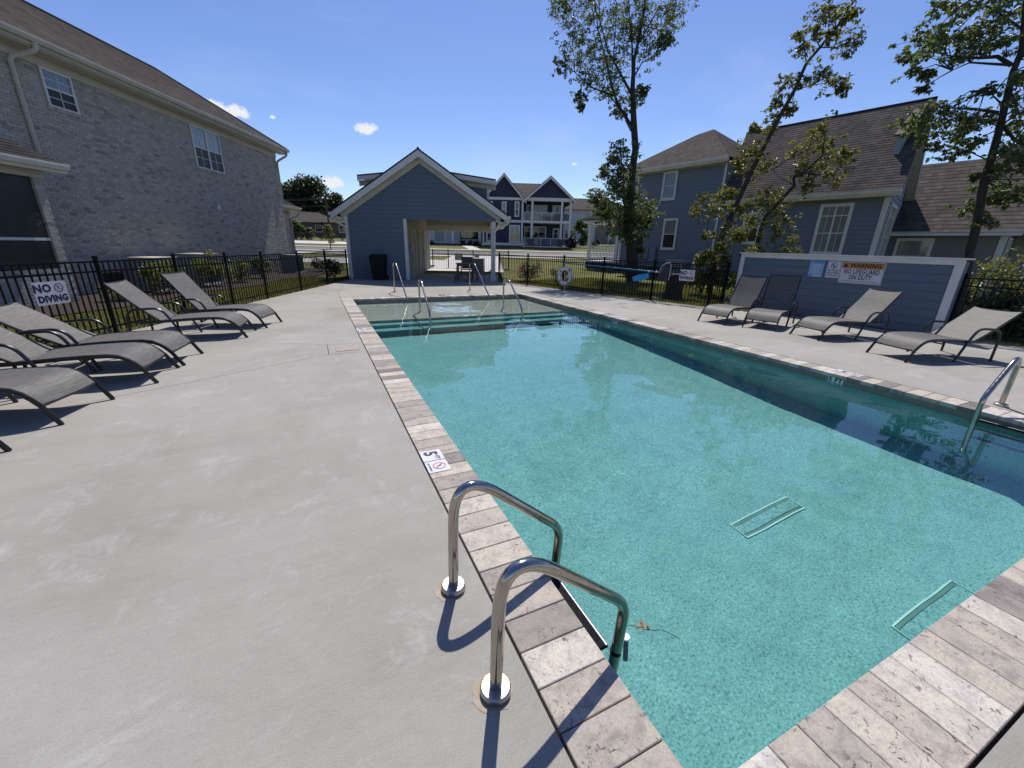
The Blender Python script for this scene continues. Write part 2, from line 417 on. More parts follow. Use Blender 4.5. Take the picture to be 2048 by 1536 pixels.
M['shingle'] = shingle('brown_grey_shingles', (0.115, 0.100, 0.090), (0.068, 0.059, 0.056))
M['shingle_dark'] = shingle('dark_shingles', (0.040, 0.037, 0.038), (0.024, 0.022, 0.023))
M['roof_edge'] = pm('dark_roof_edge', (0.022, 0.020, 0.022), (0.03, 0.028, 0.03), 5, 0.8)

def leaf_mat(name, stops, trans=0.35, gloss=0.42):
    m = bpy.data.materials.new(name); m.use_nodes = True
    nt = m.node_tree; b = nt.nodes['Principled BSDF']; out = nt.nodes['Material Output']
    g = nt.nodes.new('ShaderNodeNewGeometry')
    c = ramp(nt, g.outputs['Random Per Island'], stops)
    nt.links.new(c, b.inputs['Base Color'])
    b.inputs['Roughness'].default_value = gloss
    tr = nt.nodes.new('ShaderNodeBsdfTranslucent')
    nt.links.new(mixc(nt, 1.0, c, (1.5, 1.55, 0.7), 'MULTIPLY'), tr.inputs['Color'])
    mx = nt.nodes.new('ShaderNodeMixShader'); mx.inputs[0].default_value = trans
    nt.links.new(b.outputs[0], mx.inputs[1]); nt.links.new(tr.outputs[0], mx.inputs[2])
    nt.links.new(mx.outputs[0], out.inputs['Surface'])
    return m
M['leaf'] = leaf_mat('leaf_green', trans=0.45, stops=[(0, (0.055, 0.080, 0.036)), (0.5, (0.092, 0.122, 0.052)), (1, (0.145, 0.165, 0.07))])
M['leaf_olive'] = leaf_mat('leaf_olive', trans=0.42, stops=[(0, (0.065, 0.078, 0.020)), (0.5, (0.128, 0.132, 0.030)), (1, (0.21, 0.195, 0.05))])
M['leaf_dark'] = leaf_mat('leaf_dark', [(0, (0.018, 0.030, 0.012)), (0.5, (0.03, 0.046, 0.016)), (1, (0.05, 0.068, 0.022))], 0.25)
M['leaf_yellow'] = leaf_mat('leaf_yellow_green', [(0, (0.05, 0.07, 0.015)), (0.5, (0.13, 0.15, 0.025)), (1, (0.22, 0.23, 0.04))])
M['leaf_purple'] = leaf_mat('leaf_purple', [(0, (0.018, 0.008, 0.012)), (1, (0.05, 0.018, 0.025))], 0.25)
M['leaf_pink'] = leaf_mat('flower_pink', [(0, (0.28, 0.10, 0.09)), (1, (0.45, 0.24, 0.20))])
M['grass'] = leaf_mat('grass_blade', [(0, (0.085, 0.095, 0.025)), (0.5, (0.145, 0.148, 0.042)), (1, (0.22, 0.205, 0.075))], 0.3, 0.6)

def lawn():
    m, nt, b = new_mat('lawn')
    f = noise(nt, 0.5, 6, 0.65, coord='World')
    c = ramp(nt, f, [(0.3, (0.095, 0.102, 0.030)), (0.5, (0.14, 0.14, 0.047)), (0.7, (0.20, 0.18, 0.08))])
    c = mixc(nt, 0.7, c, ramp(nt, noise(nt, 16, 5, 0.75, coord='World'), [(0.3, (0.62,) * 3), (0.7, (1.3,) * 3)]), 'MULTIPLY')
    nt.links.new(c, b.inputs['Base Color'])
    b.inputs['Roughness'].default_value = 0.95
    b.inputs['Specular IOR Level'].default_value = 0.1
    bump(nt, b, noise(nt, 30, 4, 0.7, coord='World'), 0.8, 0.05)
    return m
M['lawn'] = lawn()

# ------------------------------------------------------------------ objects
ORG = {}
def _link(o, parent, origin):
    col.objects.link(o)
    if parent is not None:
        o.parent = parent
        ORG[o] = ORG[parent]
    else:
        o.location = origin
        ORG[o] = Vector(origin)
    return o

def tag(o, label, cat, group=None):
    o['label'] = label; o['category'] = cat
    if group: o['group'] = group
    return o

def thing(name, loc, label, cat, group=None, rotz=0.0, local=False):
    o = bpy.data.objects.new(name, None)
    o.empty_display_size = 0.2
    col.objects.link(o)
    o.location = loc; o.rotation_euler = (0, 0, rotz)
    ORG[o] = Vector((0, 0, 0)) if local else Vector(loc)
    return tag(o, label, cat, group)

def copy_tree(o, parent=None):
    c = o.copy(); col.objects.link(c); c.parent = parent
    for ch in list(o.children): copy_tree(ch, c)
    return c

class MB:
    def __init__(self): self.v, self.f, self.uv = [], [], {}
    def add(self, vs, fs):
        n = len(self.v); self.v += [Vector(p) for p in vs]
        self.f += [tuple(i + n for i in f) for f in fs]
    def quad(self, a, b, c, d, uvs=None):
        self.add([a, b, c, d], [(0, 1, 2, 3)])
        if uvs: self.uv[len(self.f) - 1] = uvs
    def box(self, x0, x1, y0, y1, z0, z1, f=None):
        p = [(x0, y0, z0), (x1, y0, z0), (x1, y1, z0), (x0, y1, z0), (x0, y0, z1), (x1, y0, z1), (x1, y1, z1), (x0, y1, z1)]
        if f: p = [f(*q) for q in p]
        self.add(p, [(0, 3, 2, 1), (4, 5, 6, 7), (0, 1, 5, 4), (1, 2, 6, 5), (2, 3, 7, 6), (3, 0, 4, 7)])
        return self
    def hexa(self, p):
        self.add(p, [(0, 3, 2, 1), (4, 5, 6, 7), (0, 1, 5, 4), (1, 2, 6, 5), (2, 3, 7, 6), (3, 0, 4, 7)])
        return self
    def prism(self, poly, z0, z1, f=None):
        """polygon (x, y) extruded in z"""
        n = len(poly)
        p = [(x, y, z0) for x, y in poly] + [(x, y, z1) for x, y in poly]
        if f: p = [f(*q) for q in p]
        self.add(p, [tuple(range(n - 1, -1, -1)), tuple(range(n, 2 * n))] + [(i, (i + 1) % n, n + (i + 1) % n, n + i) for i in range(n)])
        return self
    def tube(self, pts, r, seg=10, cap=True, flat=1.0, side=None):
        """round (or flattened) tube along points; r a number or a list"""
        pts = [Vector(p) for p in pts]; n = len(pts)
        rs = r if isinstance(r, (list, tuple)) else [r] * n
        ref = None; rings = []
        for i, p in enumerate(pts):
            t = (pts[min(i + 1, n - 1)] - pts[max(i - 1, 0)])
            if t.length < 1e-9: t = Vector((0, 0, 1))
            t.normalize()
            if side is not None: ref = Vector(side)
            elif ref is None: ref = Vector((1, 0, 0)) if abs(t.x) < 0.8 else Vector((0, 1, 0))
            a = (ref - t * ref.dot(t)).normalized(); b2 = t.cross(a); ref = a
            rings.append([p + (a * math.cos(k * 2 * math.pi / seg) * rs[i] + b2 * math.sin(k * 2 * math.pi / seg) * rs[i] * flat) for k in range(seg)])
        vs = [q for rg in rings for q in rg]
        fs = [(i * seg + k, i * seg + (k + 1) % seg, (i + 1) * seg + (k + 1) % seg, (i + 1) * seg + k) for i in range(n - 1) for k in range(seg)]
        if cap: fs += [tuple(range(seg - 1, -1, -1)), tuple((n - 1) * seg + k for k in range(seg))]
        self.add(vs, fs); return self
    def disc(self, c, r, h, seg=24, bevel=0.0, f=None):
        prof = [(r, 0), (r, h - bevel), (r - bevel, h)] if bevel else [(r, 0), (r, h)]
        vs, fs = [], []
        for rr, z in prof:
            vs += [Vector(c) + Vector((rr * math.cos(k * 2 * math.pi / seg), rr * math.sin(k * 2 * math.pi / seg), z)) for k in range(seg)]
        for i in range(len(prof) - 1):
            fs += [(i * seg + k, i * seg + (k + 1) % seg, (i + 1) * seg + (k + 1) % seg, (i + 1) * seg + k) for k in range(seg)]
        fs += [tuple(range(seg - 1, -1, -1)), tuple((len(prof) - 1) * seg + k for k in range(seg))]
        if f: vs = [f(*q) for q in vs]
        self.add(vs, fs); return self
    def build(self, name, mat, parent=None, smooth=False, origin=None, bevel=0.0, stuff=False, receiver=False, structure=False):
        if parent is None and origin is None:
            xs = [p.x for p in self.v]; ys = [p.y for p in self.v]; zs = [p.z for p in self.v]
            origin = Vector(((min(xs) + max(xs)) / 2, (min(ys) + max(ys)) / 2, min(zs)))
        org = ORG[parent] if parent is not None else Vector(origin)
        me = bpy.data.meshes.new(name)
        me.from_pydata([tuple(p - org) for p in self.v], [], self.f)
        if self.uv:
            ul = me.uv_layers.new(name='UVMap')
            for pi, uvs in self.uv.items():
                pl = me.polygons[pi]
                for k, li in enumerate(pl.loop_indices): ul.data[li].uv = uvs[k]
        if bevel:
            bm = bmesh.new(); bm.from_mesh(me)
            bmesh.ops.bevel(bm, geom=bm.edges[:], offset=bevel, segments=2, affect='EDGES', profile=0.6)
            bm.to_mesh(me); bm.free()
        me.materials.append(mat)
        if smooth:
            me.polygons.foreach_set('use_smooth', [True] * len(me.polygons))
            try: me.set_sharp_from_angle(angle=R(42))
            except Exception: pass
        o = bpy.data.objects.new(name, me)
        _link(o, parent, org)
        if stuff: o['kind'] = 'stuff'
        if structure: o['kind'] = 'structure'
        if receiver: o.cycles.is_caustics_receiver = True
        return o

def mesh_obj(name, me, parent):
    o = bpy.data.objects.new(name, me); col.objects.link(o); o.parent = parent; ORG[o] = ORG[parent]
    return o

class Wall:
    """wall coordinates: s along the wall, t outwards, z up"""
    def __init__(self, P, ang, left):
        self.P = Vector((P[0], P[1], 0)); self.d = heading(ang)
        self.n = Vector((-self.d.y, self.d.x, 0)) if left else Vector((self.d.y, -self.d.x, 0))
    def __call__(self, s, t, z): return self.P + self.d * s + self.n * t + Vector((0, 0, z))
    def off(self, t):
        w = Wall.__new__(Wall); w.P = self.P + self.n * t; w.d = self.d; w.n = self.n; return w
    def pix(self, px, py, t=0.0):
        d = ray(px, py); P = self.P + self.n * t
        k = (P - CAM).dot(self.n) / d.dot(self.n)
        q = CAM + d * k
        return (q - P).dot(self.d), q.z

def siding(parent, W, mat, zs, ze, ext, step=0.17, holes=(), t0=0.0, name='siding_board'):
    """lap boards one by one; ext(z) gives (s0, s1) or None; holes (s0, s1, z0, z1) are left open"""
    z = zs
    while z < ze - 0.03:
        z1 = min(z + step, ze)
        a, b = ext(z), ext(min(z1, ze))
        if a and b:
            spans = [(a[0], a[1], b[0], b[1])]
            for (h0, h1, hz0, hz1) in holes:
                if hz0 < (z + z1) / 2 < hz1:
                    nx = []
                    for (p0, p1, q0, q1) in spans:
                        if p0 < h0: nx.append((p0, min(p1, h0), q0, min(q1, h0)))
                        if p1 > h1: nx.append((max(p0, h1), p1, max(q0, h1), q1))
                    spans = nx
            for (p0, p1, q0, q1) in spans:
                if p1 - p0 < 0.05: continue
                q1 = max(q1, q0 + 0.002)
                m = MB()
                m.hexa([W(p0, t0 - 0.006, z), W(p1, t0 - 0.006, z), W(p1, t0 + 0.022, z), W(p0, t0 + 0.022, z),
                        W(q0, t0 - 0.006, z1), W(q1, t0 - 0.006, z1), W(q1, t0 + 0.004, z1), W(q0, t0 + 0.004, z1)])
                m.build(name, mat, parent)
        z = z1

def window(parent, W, s0, s1, z0, z1, cols=1, glass=('glass', 'glass'), split=0.5, trim=0.10, t=0.02, tm='trim', munt=(0, 0), sill=True, mull=0.06, name='window', transom=0.0):
    """framed window standing on a wall: casing, sash bars, each pane a mesh of its own"""
    m = MB()
    m.box(s0, s0 + trim, t, t + 0.035, z0, z1, W); m.box(s1 - trim, s1, t, t + 0.035, z0, z1, W)
    m.box(s0 + trim, s1 - trim, t, t + 0.035, z1 - trim, z1, W); m.box(s0 + trim, s1 - trim, t, t + 0.035, z0, z0 + trim * 0.8, W)
    w = m.build(name, M[tm], parent)
    if sill:
        MB().box(s0 - 0.03, s1 + 0.03, t, t + 0.07, z0 - 0.05, z0 - 0.002, W).build('sill', M[tm], w)
    a, b, c, d = s0 + trim, s1 - trim, z0 + trim * 0.8, z1 - trim
    bars = MB()
    wd = (b - a - (cols - 1) * mull) / cols
    rows = [(c, c + (d - c) * split, glass[0]), (c + (d - c) * split, d, glass[1])] if split else [(c, d, glass[0])]
    if transom: rows = [(c, c + (d - c) * (1 - transom) * split, glass[0]), (c + (d - c) * (1 - transom) * split, c + (d - c) * (1 - transom), glass[1]), (c + (d - c) * (1 - transom), d, glass[1])]
    for k in range(cols):
        p0 = a + k * (wd + mull); p1 = p0 + wd
        if k: bars.box(p0 - mull, p0, t, t + 0.03, c, d, W)
        for i, (r0, r1, gm) in enumerate(rows):
            if i: bars.box(p0, p1, t, t + 0.025, r0 - 0.02, r0 + 0.02, W)
            e0 = r0 + (0.02 if i else 0); e1 = r1 - (0.02 if i < len(rows) - 1 else 0)
            MB().box(p0, p1, t - 0.01, t + 0.004, e0, e1, W).build('pane', M[gm], w)
            for q in range(1, munt[0] + 1):
                x = p0 + (p1 - p0) * q / (munt[0] + 1); bars.box(x - 0.008, x + 0.008, t + 0.004, t + 0.014, e0, e1, W)
            for q in range(1, munt[1] + 1):
                y = e0 + (e1 - e0) * q / (munt[1] + 1); bars.box(p0, p1, t + 0.005, t + 0.0145, y - 0.008, y + 0.008, W)
    if bars.v: bars.build('sash', M[tm], w)
    return w

def shingles(parent, e0, e1, r1, r0, mat, course=0.142, name='roof_slope'):
    """a roof slope from eave e0-e1 to ridge r0-r1: deck, and stepped shingle courses as real strips"""
    e0, e1, r1, r0 = map(Vector, (e0, e1, r1, r0))
    nrm = (e1 - e0).cross(r0 - e0 if (r0 - e0).length > 1e-4 else r1 - e0).normalized()
    if nrm.z < 0: nrm.negate()
    m = MB()
    lo = nrm * -0.05
    m.add([e0 + lo, e1 + lo, r1 + lo, r0 + lo, e0, e1, r1, r0], [(0, 3, 2, 1), (4, 5, 6, 7), (0, 1, 5, 4), (1, 2, 6, 5), (2, 3, 7, 6), (3, 0, 4, 7)])
    deck = m.build(name, M['roof_edge'], parent)
    L = max((r0 - e0).length, (r1 - e1).length)
    n = max(2, int(round(((r0 + r1) / 2 - (e0 + e1) / 2).length / course)))
    ax = (e1 - e0).normalized()
    sm = MB()
    for i in range(n):
        a0, a1 = i / n, (i + 1) / n
        A, B = e0.lerp(r0, a0), e1.lerp(r1, a0); C, D = e1.lerp(r1, a1), e0.lerp(r0, a1)
        if (B - A).length < 0.02 and (C - D).length < 0.02: continue
        u = lambda p: ((p - e0).dot(ax), (i if p in (A, B) else i + 1) * 0.142)
        up = nrm * 0.014; un = nrm * 0.004
        v0 = i * 0.142; v1 = v0 + 0.142
        sm.quad(A + up, B + up, C + un, D + un, [((A - e0).dot(ax), v0), ((B - e0).dot(ax), v0), ((C - e0).dot(ax), v1), ((D - e0).dot(ax), v1)])
        sm.quad(A + nrm * 0.001, B + nrm * 0.001, B + up, A + up, [((A - e0).dot(ax), v0), ((B - e0).dot(ax), v0), ((B - e0).dot(ax), v0 + 0.01), ((A - e0).dot(ax), v0 + 0.01)])
    sm.build('shingle_courses', mat, deck, stuff=True)
    return deck

def text_part(parent, s, size, origin, right, up, mat, bold=0.0, align='CENTER', name='lettering', lift=0.004, sx=1.0):
    cu = bpy.data.curves.new('t', 'FONT'); cu.body = s; cu.size = size; cu.offset = bold; cu.align_x = align; cu.align_y = 'CENTER'
    cu.resolution_u = 2; cu.space_character = 1.06
    ob = bpy.data.objects.new('t', cu); col.objects.link(ob)
    dg = bpy.context.evaluated_depsgraph_get()
    me = ob.evaluated_get(dg).to_mesh()
    right, up = Vector(right), Vector(up); nrm = right.cross(up)
    m = MB()
    m.add([Vector(origin) + right * v.co.x * sx + up * v.co.y + nrm * lift for v in me.vertices], [tuple(p.vertices) for p in me.polygons])
    ob.to_mesh_clear(); bpy.data.objects.remove(ob); bpy.data.curves.remove(cu)
    return m.build(name, mat, parent)

def ring_part(parent, o, right, up, r0, r1, mat, slash=True, lift=0.004, name='prohibition_ring', seg=28):
    o, right, up = Vector(o), Vector(right), Vector(up); n = right.cross(up)
    m = MB()
    P = lambda r, a, l: o + (right * math.cos(a) + up * math.sin(a)) * r + n * l
    for k in range(seg):
        a, b = k * 2 * math.pi / seg, (k + 1) * 2 * math.pi / seg
        m.quad(P(r0, a, lift), P(r1, a, lift), P(r1, b, lift), P(r0, b, lift))
    if slash:
        w = (r1 - r0) * 0.5; d1 = (right - up).normalized(); d2 = (right + up).normalized()
        m.quad(o + d1 * -r0 - d2 * w + n * (lift + 0.001), o + d1 * r0 - d2 * w + n * (lift + 0.001), o + d1 * r0 + d2 * w + n * (lift + 0.001), o + d1 * -r0 + d2 * w + n * (lift + 0.001))
    return m.build(name, mat, parent)

def flat_poly(parent, o, right, up, pts, mat, lift=0.004, name='symbol'):
    o, right, up = Vector(o), Vector(right), Vector(up); n = right.cross(up)
    m = MB()
    for poly in pts:
        m.add([o + right * x + up * y + n * lift for x, y in poly], [tuple(range(len(poly)))])
    return m.build(name, mat, parent)

def plate(parent, o, right, up, w, h, th, mat, name='plate', corner=0.02):
    o, right, up = Vector(o), Vector(right), Vector(up); n = right.cross(up)
    poly = []
    for cx, cy, a0 in ((w / 2 - corner, h / 2 - corner, 0), (-w / 2 + corner, h / 2 - corner, 90), (-w / 2 + corner, -h / 2 + corner, 180), (w / 2 - corner, -h / 2 + corner, 270)):
        for k in range(4):
            a = R(a0 + 30 * k); poly.append((cx + corner * math.cos(a), cy + corner * math.sin(a)))
    m = MB(); m.prism(poly, 0, th, lambda x, y, z: o + right * x + up * y + n * z)
    return m.build(name, mat, parent)

# ------------------------------------------------------------------ terrain
VD = heading(23.5)           # the way the plots run
UD = Vector((VD.y, -VD.x, 0))
def dv(x, y): return (Vector((x, y, 0)) - Vector((CAM.x, CAM.y, 0))).dot(VD)
def tz(x, y):
    d = dv(x, y)
    z = 0.0385 * max(0.0, d - 22.5)
    return min(z, 4.2) - 0.02

X0, X1, Y0, Y1 = -2.5, 7.0, -1.5, 13.5      # under the deck, round the pool
xs = [-400, -200, -110, -70, -50, -40] + [-32 + 2 * i for i in range(14)] + [-4, X0, 0, 3, X1] + [9 + 2 * i for i in range(26)] + [66, 80, 110, 200, 400, 900]
ys = [-300, -120, -60, -30, -15, -6, Y0, 3, 8, Y1] + [16 + 2 * i for i in range(50)] + [120, 130, 150, 200, 400, 900]
xs = sorted(set(xs)); ys = sorted(set(ys))
m = MB()
m.v = [Vector((x, y, tz(x, y))) for y in ys for x in xs]
for j in range(len(ys) - 1):
    for i in range(len(xs) - 1):
        if xs[i] >= X0 and xs[i + 1] <= X1 and ys[j] >= Y0 and ys[j + 1] <= Y1: continue
        n = len(xs); m.f.append((j * n + i, j * n + i + 1, (j + 1) * n + i + 1, (j + 1) * n + i))
m.build('ground', M['lawn'], None, smooth=True, origin=(0, 0, 0), structure=True)

def drape(name, pts, mat, lift, n=12):
    """a strip given by left and right edge points, following the ground"""
    m = MB(); L = []
    for (a, b) in zip(pts[:-1], pts[1:]):
        for k in range(n):
            f = k / n
            L.append((Vector(a[0]).lerp(Vector(b[0]), f), Vector(a[1]).lerp(Vector(b[1]), f)))
    L.append((Vector(pts[-1][0]), Vector(pts[-1][1])))
    for (a, b), (c, d) in zip(L[:-1], L[1:]):
        m.quad(*[(q.x, q.y, tz(q.x, q.y) + lift) for q in (a, b, d, c)])
    return m.build(name, mat, None, structure=True)

def uv_pt(u, d):
    p = Vector((CAM.x, CAM.y, 0)) + UD * u + VD * d
    return (p.x, p.y)

# street, sidewalks and walks beyond the pool house
drape('street', [(uv_pt(-60, 39.5), uv_pt(-60, 45.5)), (uv_pt(60, 39.5), uv_pt(60, 45.5))], M['asphalt'], 0.03, 40)
drape('sidewalk', [(uv_pt(-60, 36.4), uv_pt(-60, 37.7)), (uv_pt(60, 36.4), uv_pt(60, 37.7))], M['concrete_far'], 0.045, 40)
drape('far_sidewalk', [(uv_pt(-60, 47.2), uv_pt(-60, 48.3)), (uv_pt(60, 47.2), uv_pt(60, 48.3))], M['concrete_far'], 0.045, 40)
drape('curb', [(uv_pt(-60, 39.1), uv_pt(-60, 39.5)), (uv_pt(60, 39.1), uv_pt(60, 39.5))], M['concrete_far'], 0.12, 40)
drape('far_curb', [(uv_pt(-60, 45.5), uv_pt(-60, 45.9)), (uv_pt(60, 45.5), uv_pt(60, 45.9))], M['concrete_far'], 0.12, 40)
drape('entrance_walk', [(uv_pt(-4.2, 23.9), uv_pt(0.2, 23.9)), (uv_pt(-4.2, 36.4), uv_pt(-0.2, 36.4))], M['concrete_far'], 0.05, 8)
drape('porch_walk', [(uv_pt(-3.6, 48.3), uv_pt(-2.2, 48.3)), (uv_pt(-5.2, 57), uv_pt(-3.8, 57))], M['concrete_far'], 0.05, 8)
drape('side_walk', [(uv_pt(-14, 27.5), uv_pt(-14, 32.0)), (uv_pt(-4.2, 27.5), uv_pt(-4.2, 32.0))], M['concrete_far'], 0.047, 10)
drape('driveway', [(uv_pt(-40, 53), uv_pt(-40, 62)), (uv_pt(-16, 53), uv_pt(-16, 60))], M['concrete_far'], 0.06, 10)

# ------------------------------------------------------------------ pool
PW, PY0, PY1 = 5.29, 0.43, 12.40
WL = -0.105
shell = bpy.data.objects.new('pool', None); col.objects.link(shell); shell['kind'] = 'structure'; ORG[shell] = Vector((0, 0, 0))
ix0, ix1, iy0, iy1 = -0.018, PW + 0.018, PY0 - 0.018, PY1 + 0.018     # wall faces, under the coping nosing
LEDGE_Y, LEDGE_Z = 9.62, -0.36
STEPS = [(9.62, -0.36), (9.28, -0.60), (8.93, -0.84), (8.58, -1.08)]   # (front edge y, tread z) down to the floor
FS, FD = -1.12, -1.55                                                  # floor at the shallow and deep end
m = MB()
def floor_z(y):
    k = max(0.0, min(1.0, (8.6 - y) / 6.6)); k = k * k * (3 - 2 * k)
    return FS + (FD - FS) * k
ny = 24
yy = [iy0 + (8.6 - iy0) * i / ny for i in range(ny + 1)]
for a, b in zip(yy[:-1], yy[1:]):
    m.quad((ix0, a, floor_z(a)), (ix1, a, floor_z(a)), (ix1, b, floor_z(b)), (ix0, b, floor_z(b)))
for (x, sgn) in ((ix0, 1), (ix1, -1)):
    for a, b in zip(yy[:-1] + [8.6], yy[1:] + [iy1]):
        za, zb = floor_z(a), floor_z(b)
        q = [(x, a, za), (x, b, zb), (x, b, -0.2), (x, a, -0.2)]
        m.quad(*(q if sgn > 0 else q[::-1]))
m.quad((ix0, iy0, -0.2), (ix0, iy0, FD), (ix1, iy0, FD), (ix1, iy0, -0.2))
m.quad((ix0, iy1, -1.3), (ix0, iy1, -0.2), (ix1, iy1, -0.2), (ix1, iy1, -1.3))
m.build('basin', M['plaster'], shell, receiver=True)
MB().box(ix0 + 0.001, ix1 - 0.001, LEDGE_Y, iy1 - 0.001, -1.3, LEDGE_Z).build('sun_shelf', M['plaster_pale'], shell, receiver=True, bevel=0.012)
prev = LEDGE_Y
for (yf, zt) in STEPS[1:-1]:
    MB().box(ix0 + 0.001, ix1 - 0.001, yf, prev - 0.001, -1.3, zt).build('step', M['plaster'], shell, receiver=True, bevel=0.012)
    prev = yf
# waterline band
m = MB()
for (a, b) in (((ix0, iy0), (ix0, iy1)), ((ix0, iy1), (ix1, iy1)), ((ix1, iy1), (ix1, iy0)), ((ix1, iy0), (ix0, iy0))):
    m.quad((*a, -0.2), (*b, -0.2), (*b, -0.048), (*a, -0.048))
m.build('waterline_band', M['band'], shell, receiver=True)
# bond beam under the coping and the deck edge
m = MB()
for (x0, x1, y0, y1) in ((X0 - 0.1, ix0 - 0.012, Y0 - 0.1, Y1 + 0.1), (ix1 + 0.012, X1 + 0.1, Y0 - 0.1, Y1 + 0.1), (ix0 - 0.012, ix1 + 0.012, Y0 - 0.1, iy0 - 0.012), (ix0 - 0.012, ix1 + 0.012, iy1 + 0.012, Y1 + 0.1)):
    m.box(x0, x1, y0, y1, -0.25, -0.046)
m.build('bond_beam', M['beam'], shell)
# main drains: channel frames set in the floor
def drain(cx, cy, w, h):
    zf = floor_z(cy) + 0.004
    d = thing('floor_drain', (cx, cy, zf), 'long framed main drain cover in the floor of the pool', 'drain', 'main drains in the pool floor')
    fr = MB()
    for (x0, x1, y0, y1) in ((-w, w, -h, -h + 0.013), (-w, w, h - 0.013, h), (-w, -w + 0.007, -h + 0.013, h - 0.013), (w - 0.007, w, -h + 0.013, h - 0.013)):
        fr.box(cx + x0, cx + x1, cy + y0, cy + y1, zf, zf + 0.012)
    fr.build('frame', pm('pale_drain_rim', (0.50, 0.86, 0.78), (0.44, 0.8, 0.72), 8, 0.5), d, receiver=True)
    sl = MB()
    for s in (-1, 1): sl.box(cx - w + 0.014, cx + w - 0.014, cy + s * (h - 0.027) - 0.012, cy + s * (h - 0.027) + 0.012, zf, zf + 0.004)
    sl.build('slot', pm('dark_drain_slot', (0.13, 0.30, 0.25), (0.10, 0.25, 0.21), 8, 0.7), d, receiver=True)
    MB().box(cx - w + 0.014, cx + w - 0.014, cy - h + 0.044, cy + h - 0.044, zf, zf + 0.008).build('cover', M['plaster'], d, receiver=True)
DRAINS = [(2.72, 1.87, 0.395, 0.092), (2.845, 0.70, 0.395, 0.092)]

# water: one gently rippled surface
NX, NY = 130, 290
wx = [ix0 - 0.004 + (ix1 - ix0 + 0.008) * i / NX for i in range(NX + 1)]
wy = [iy0 - 0.004 + (iy1 - iy0 + 0.008) * j / NY for j in range(NY + 1)]
rw = random.Random(3)
waves = []
for k in range(26):
    lam = rw.uniform(0.16, 1.1); a = rw.uniform(0, 2 * math.pi)
    waves.append((2 * math.pi / lam * math.cos(a), 2 * math.pi / lam * math.sin(a), rw.uniform(0, 6.28), 0.00036 * lam ** 1.0))
me = bpy.data.meshes.new('water')
vs = [(x, y, WL + sum(A * math.sin(kx * x + ky * y + ph) for kx, ky, ph, A in waves)) for y in wy for x in wx]
fs = [(j * (NX + 1) + i, j * (NX + 1) + i + 1, (j + 1) * (NX + 1) + i + 1, (j + 1) * (NX + 1) + i) for j in range(NY) for i in range(NX)]
me.from_pydata(vs, [], fs); me.polygons.foreach_set('use_smooth', [True] * len(fs)); me.materials.append(M['water'])
water = bpy.data.objects.new('water', me); col.objects.link(water); water['kind'] = 'structure'
water.cycles.is_caustics_caster = True

# coping: each travertine piece by itself
coping = bpy.data.objects.new('pool_coping', None); col.objects.link(coping); coping['kind'] = 'structure'; ORG[coping] = Vector((0, 0, 0))
def cope_mesh(w, d):
    bm = bmesh.new(); bmesh.ops.create_cube(bm, size=1.0)
    for v in bm.verts: v.co = Vector((v.co.x * w, v.co.y * d, v.co.z * 0.048))
    bmesh.ops.bevel(bm, geom=[e for e in bm.edges], offset=0.003, segments=1, affect='EDGES')
    me = bpy.data.meshes.new('coping_stone'); bm.to_mesh(me); bm.free(); me.materials.append(M['travertine'])
    me.polygons.foreach_set('use_smooth', [False] * len(me.polygons))
    return me
CW, CS, GAP = 0.305, 0.1525, 0.0035
rc = random.Random(21)
def cope(me, x, y):
    o = mesh_obj('coping_stone', me, coping); o.location = (x, y, -0.024 + rc.uniform(-0.0015, 0.0005)); o.rotation_euler = (rc.uniform(-0.003, 0.003), rc.uniform(-0.003, 0.003), rc.uniform(-0.004, 0.004))
side_me = cope_mesh(CW - GAP, CS - GAP); end_me = cope_mesh(CS - GAP, CW - GAP)
n = int((PY1 - PY0) / CS)
stp = (PY1 - PY0) / n
for i in range(n):
    y = PY0 + (i + 0.5) * stp
    cope(side_me, -CW / 2, y); cope(side_me, PW + CW / 2, y)
ne = round((PW + 2 * CW) / CS); ste = (PW + 2 * CW) / ne
for i in range(ne):
    x = -CW + (i + 0.5) * ste
    cope(end_me, x, PY0 - CW / 2); cope(end_me, x, PY1 + CW / 2)

# ------------------------------------------------------------------ deck slabs
deck = bpy.data.objects.new('pool_deck', None); col.objects.link(deck); deck['kind'] = 'structure'; ORG[deck] = Vector((0, 0, 0))
FLP = Vector((-2.744, 11.644, 0)); FLD = heading(23.0)          # left fence line
def fl(y): return (FLP.x + (y - FLP.y) * FLD.x / FLD.y, y)
def slab(poly, gap=0.004, top=0.0, mat='concrete'):
    n = len(poly); P = [Vector((x, y, 0)) for x, y in poly]
    area = sum(P[i].x * P[(i + 1) % n].y - P[(i + 1) % n].x * P[i].y for i in range(n))
    if area < 0: P.reverse()
    q = []
    for i in range(n):
        a, b, c = P[i - 1], P[i], P[(i + 1) % n]
        d1, d2 = (b - a).normalized(), (c - b).normalized()
        n1, n2 = Vector((-d1.y, d1.x, 0)), Vector((-d2.y, d2.x, 0))
        k = (n1 + n2); k = k / max(0.2, k.dot(n1)) if k.length > 1e-6 else n1
        q.append(b + k * gap)
    m = MB()
    q2 = [p + Vector((0, 0, 0)) for p in q]
    m.add([(p.x, p.y, -0.04) for p in q2] + [(p.x, p.y, top) for p in q2],
          [tuple(range(n, 2 * n))] + [(i, (i + 1) % n, n + (i + 1) % n, n + i) for i in range(n)])
    return m.build('slab', M[mat], deck)
XL, XR, YN, YF = -CW - 0.007, PW + CW + 0.007, PY0 - CW - 0.007, PY1 + CW + 0.007
slab([(XL, -3), (XL, 6.19), (-0.83, 6.2), (-3.5, 4.8), fl(4.7), fl(-3)])
slab([(-0.83, 6.2), (-0.83, 6.82), (-2.1, 7.5), fl(7.75), fl(4.7), (-3.5, 4.8)])
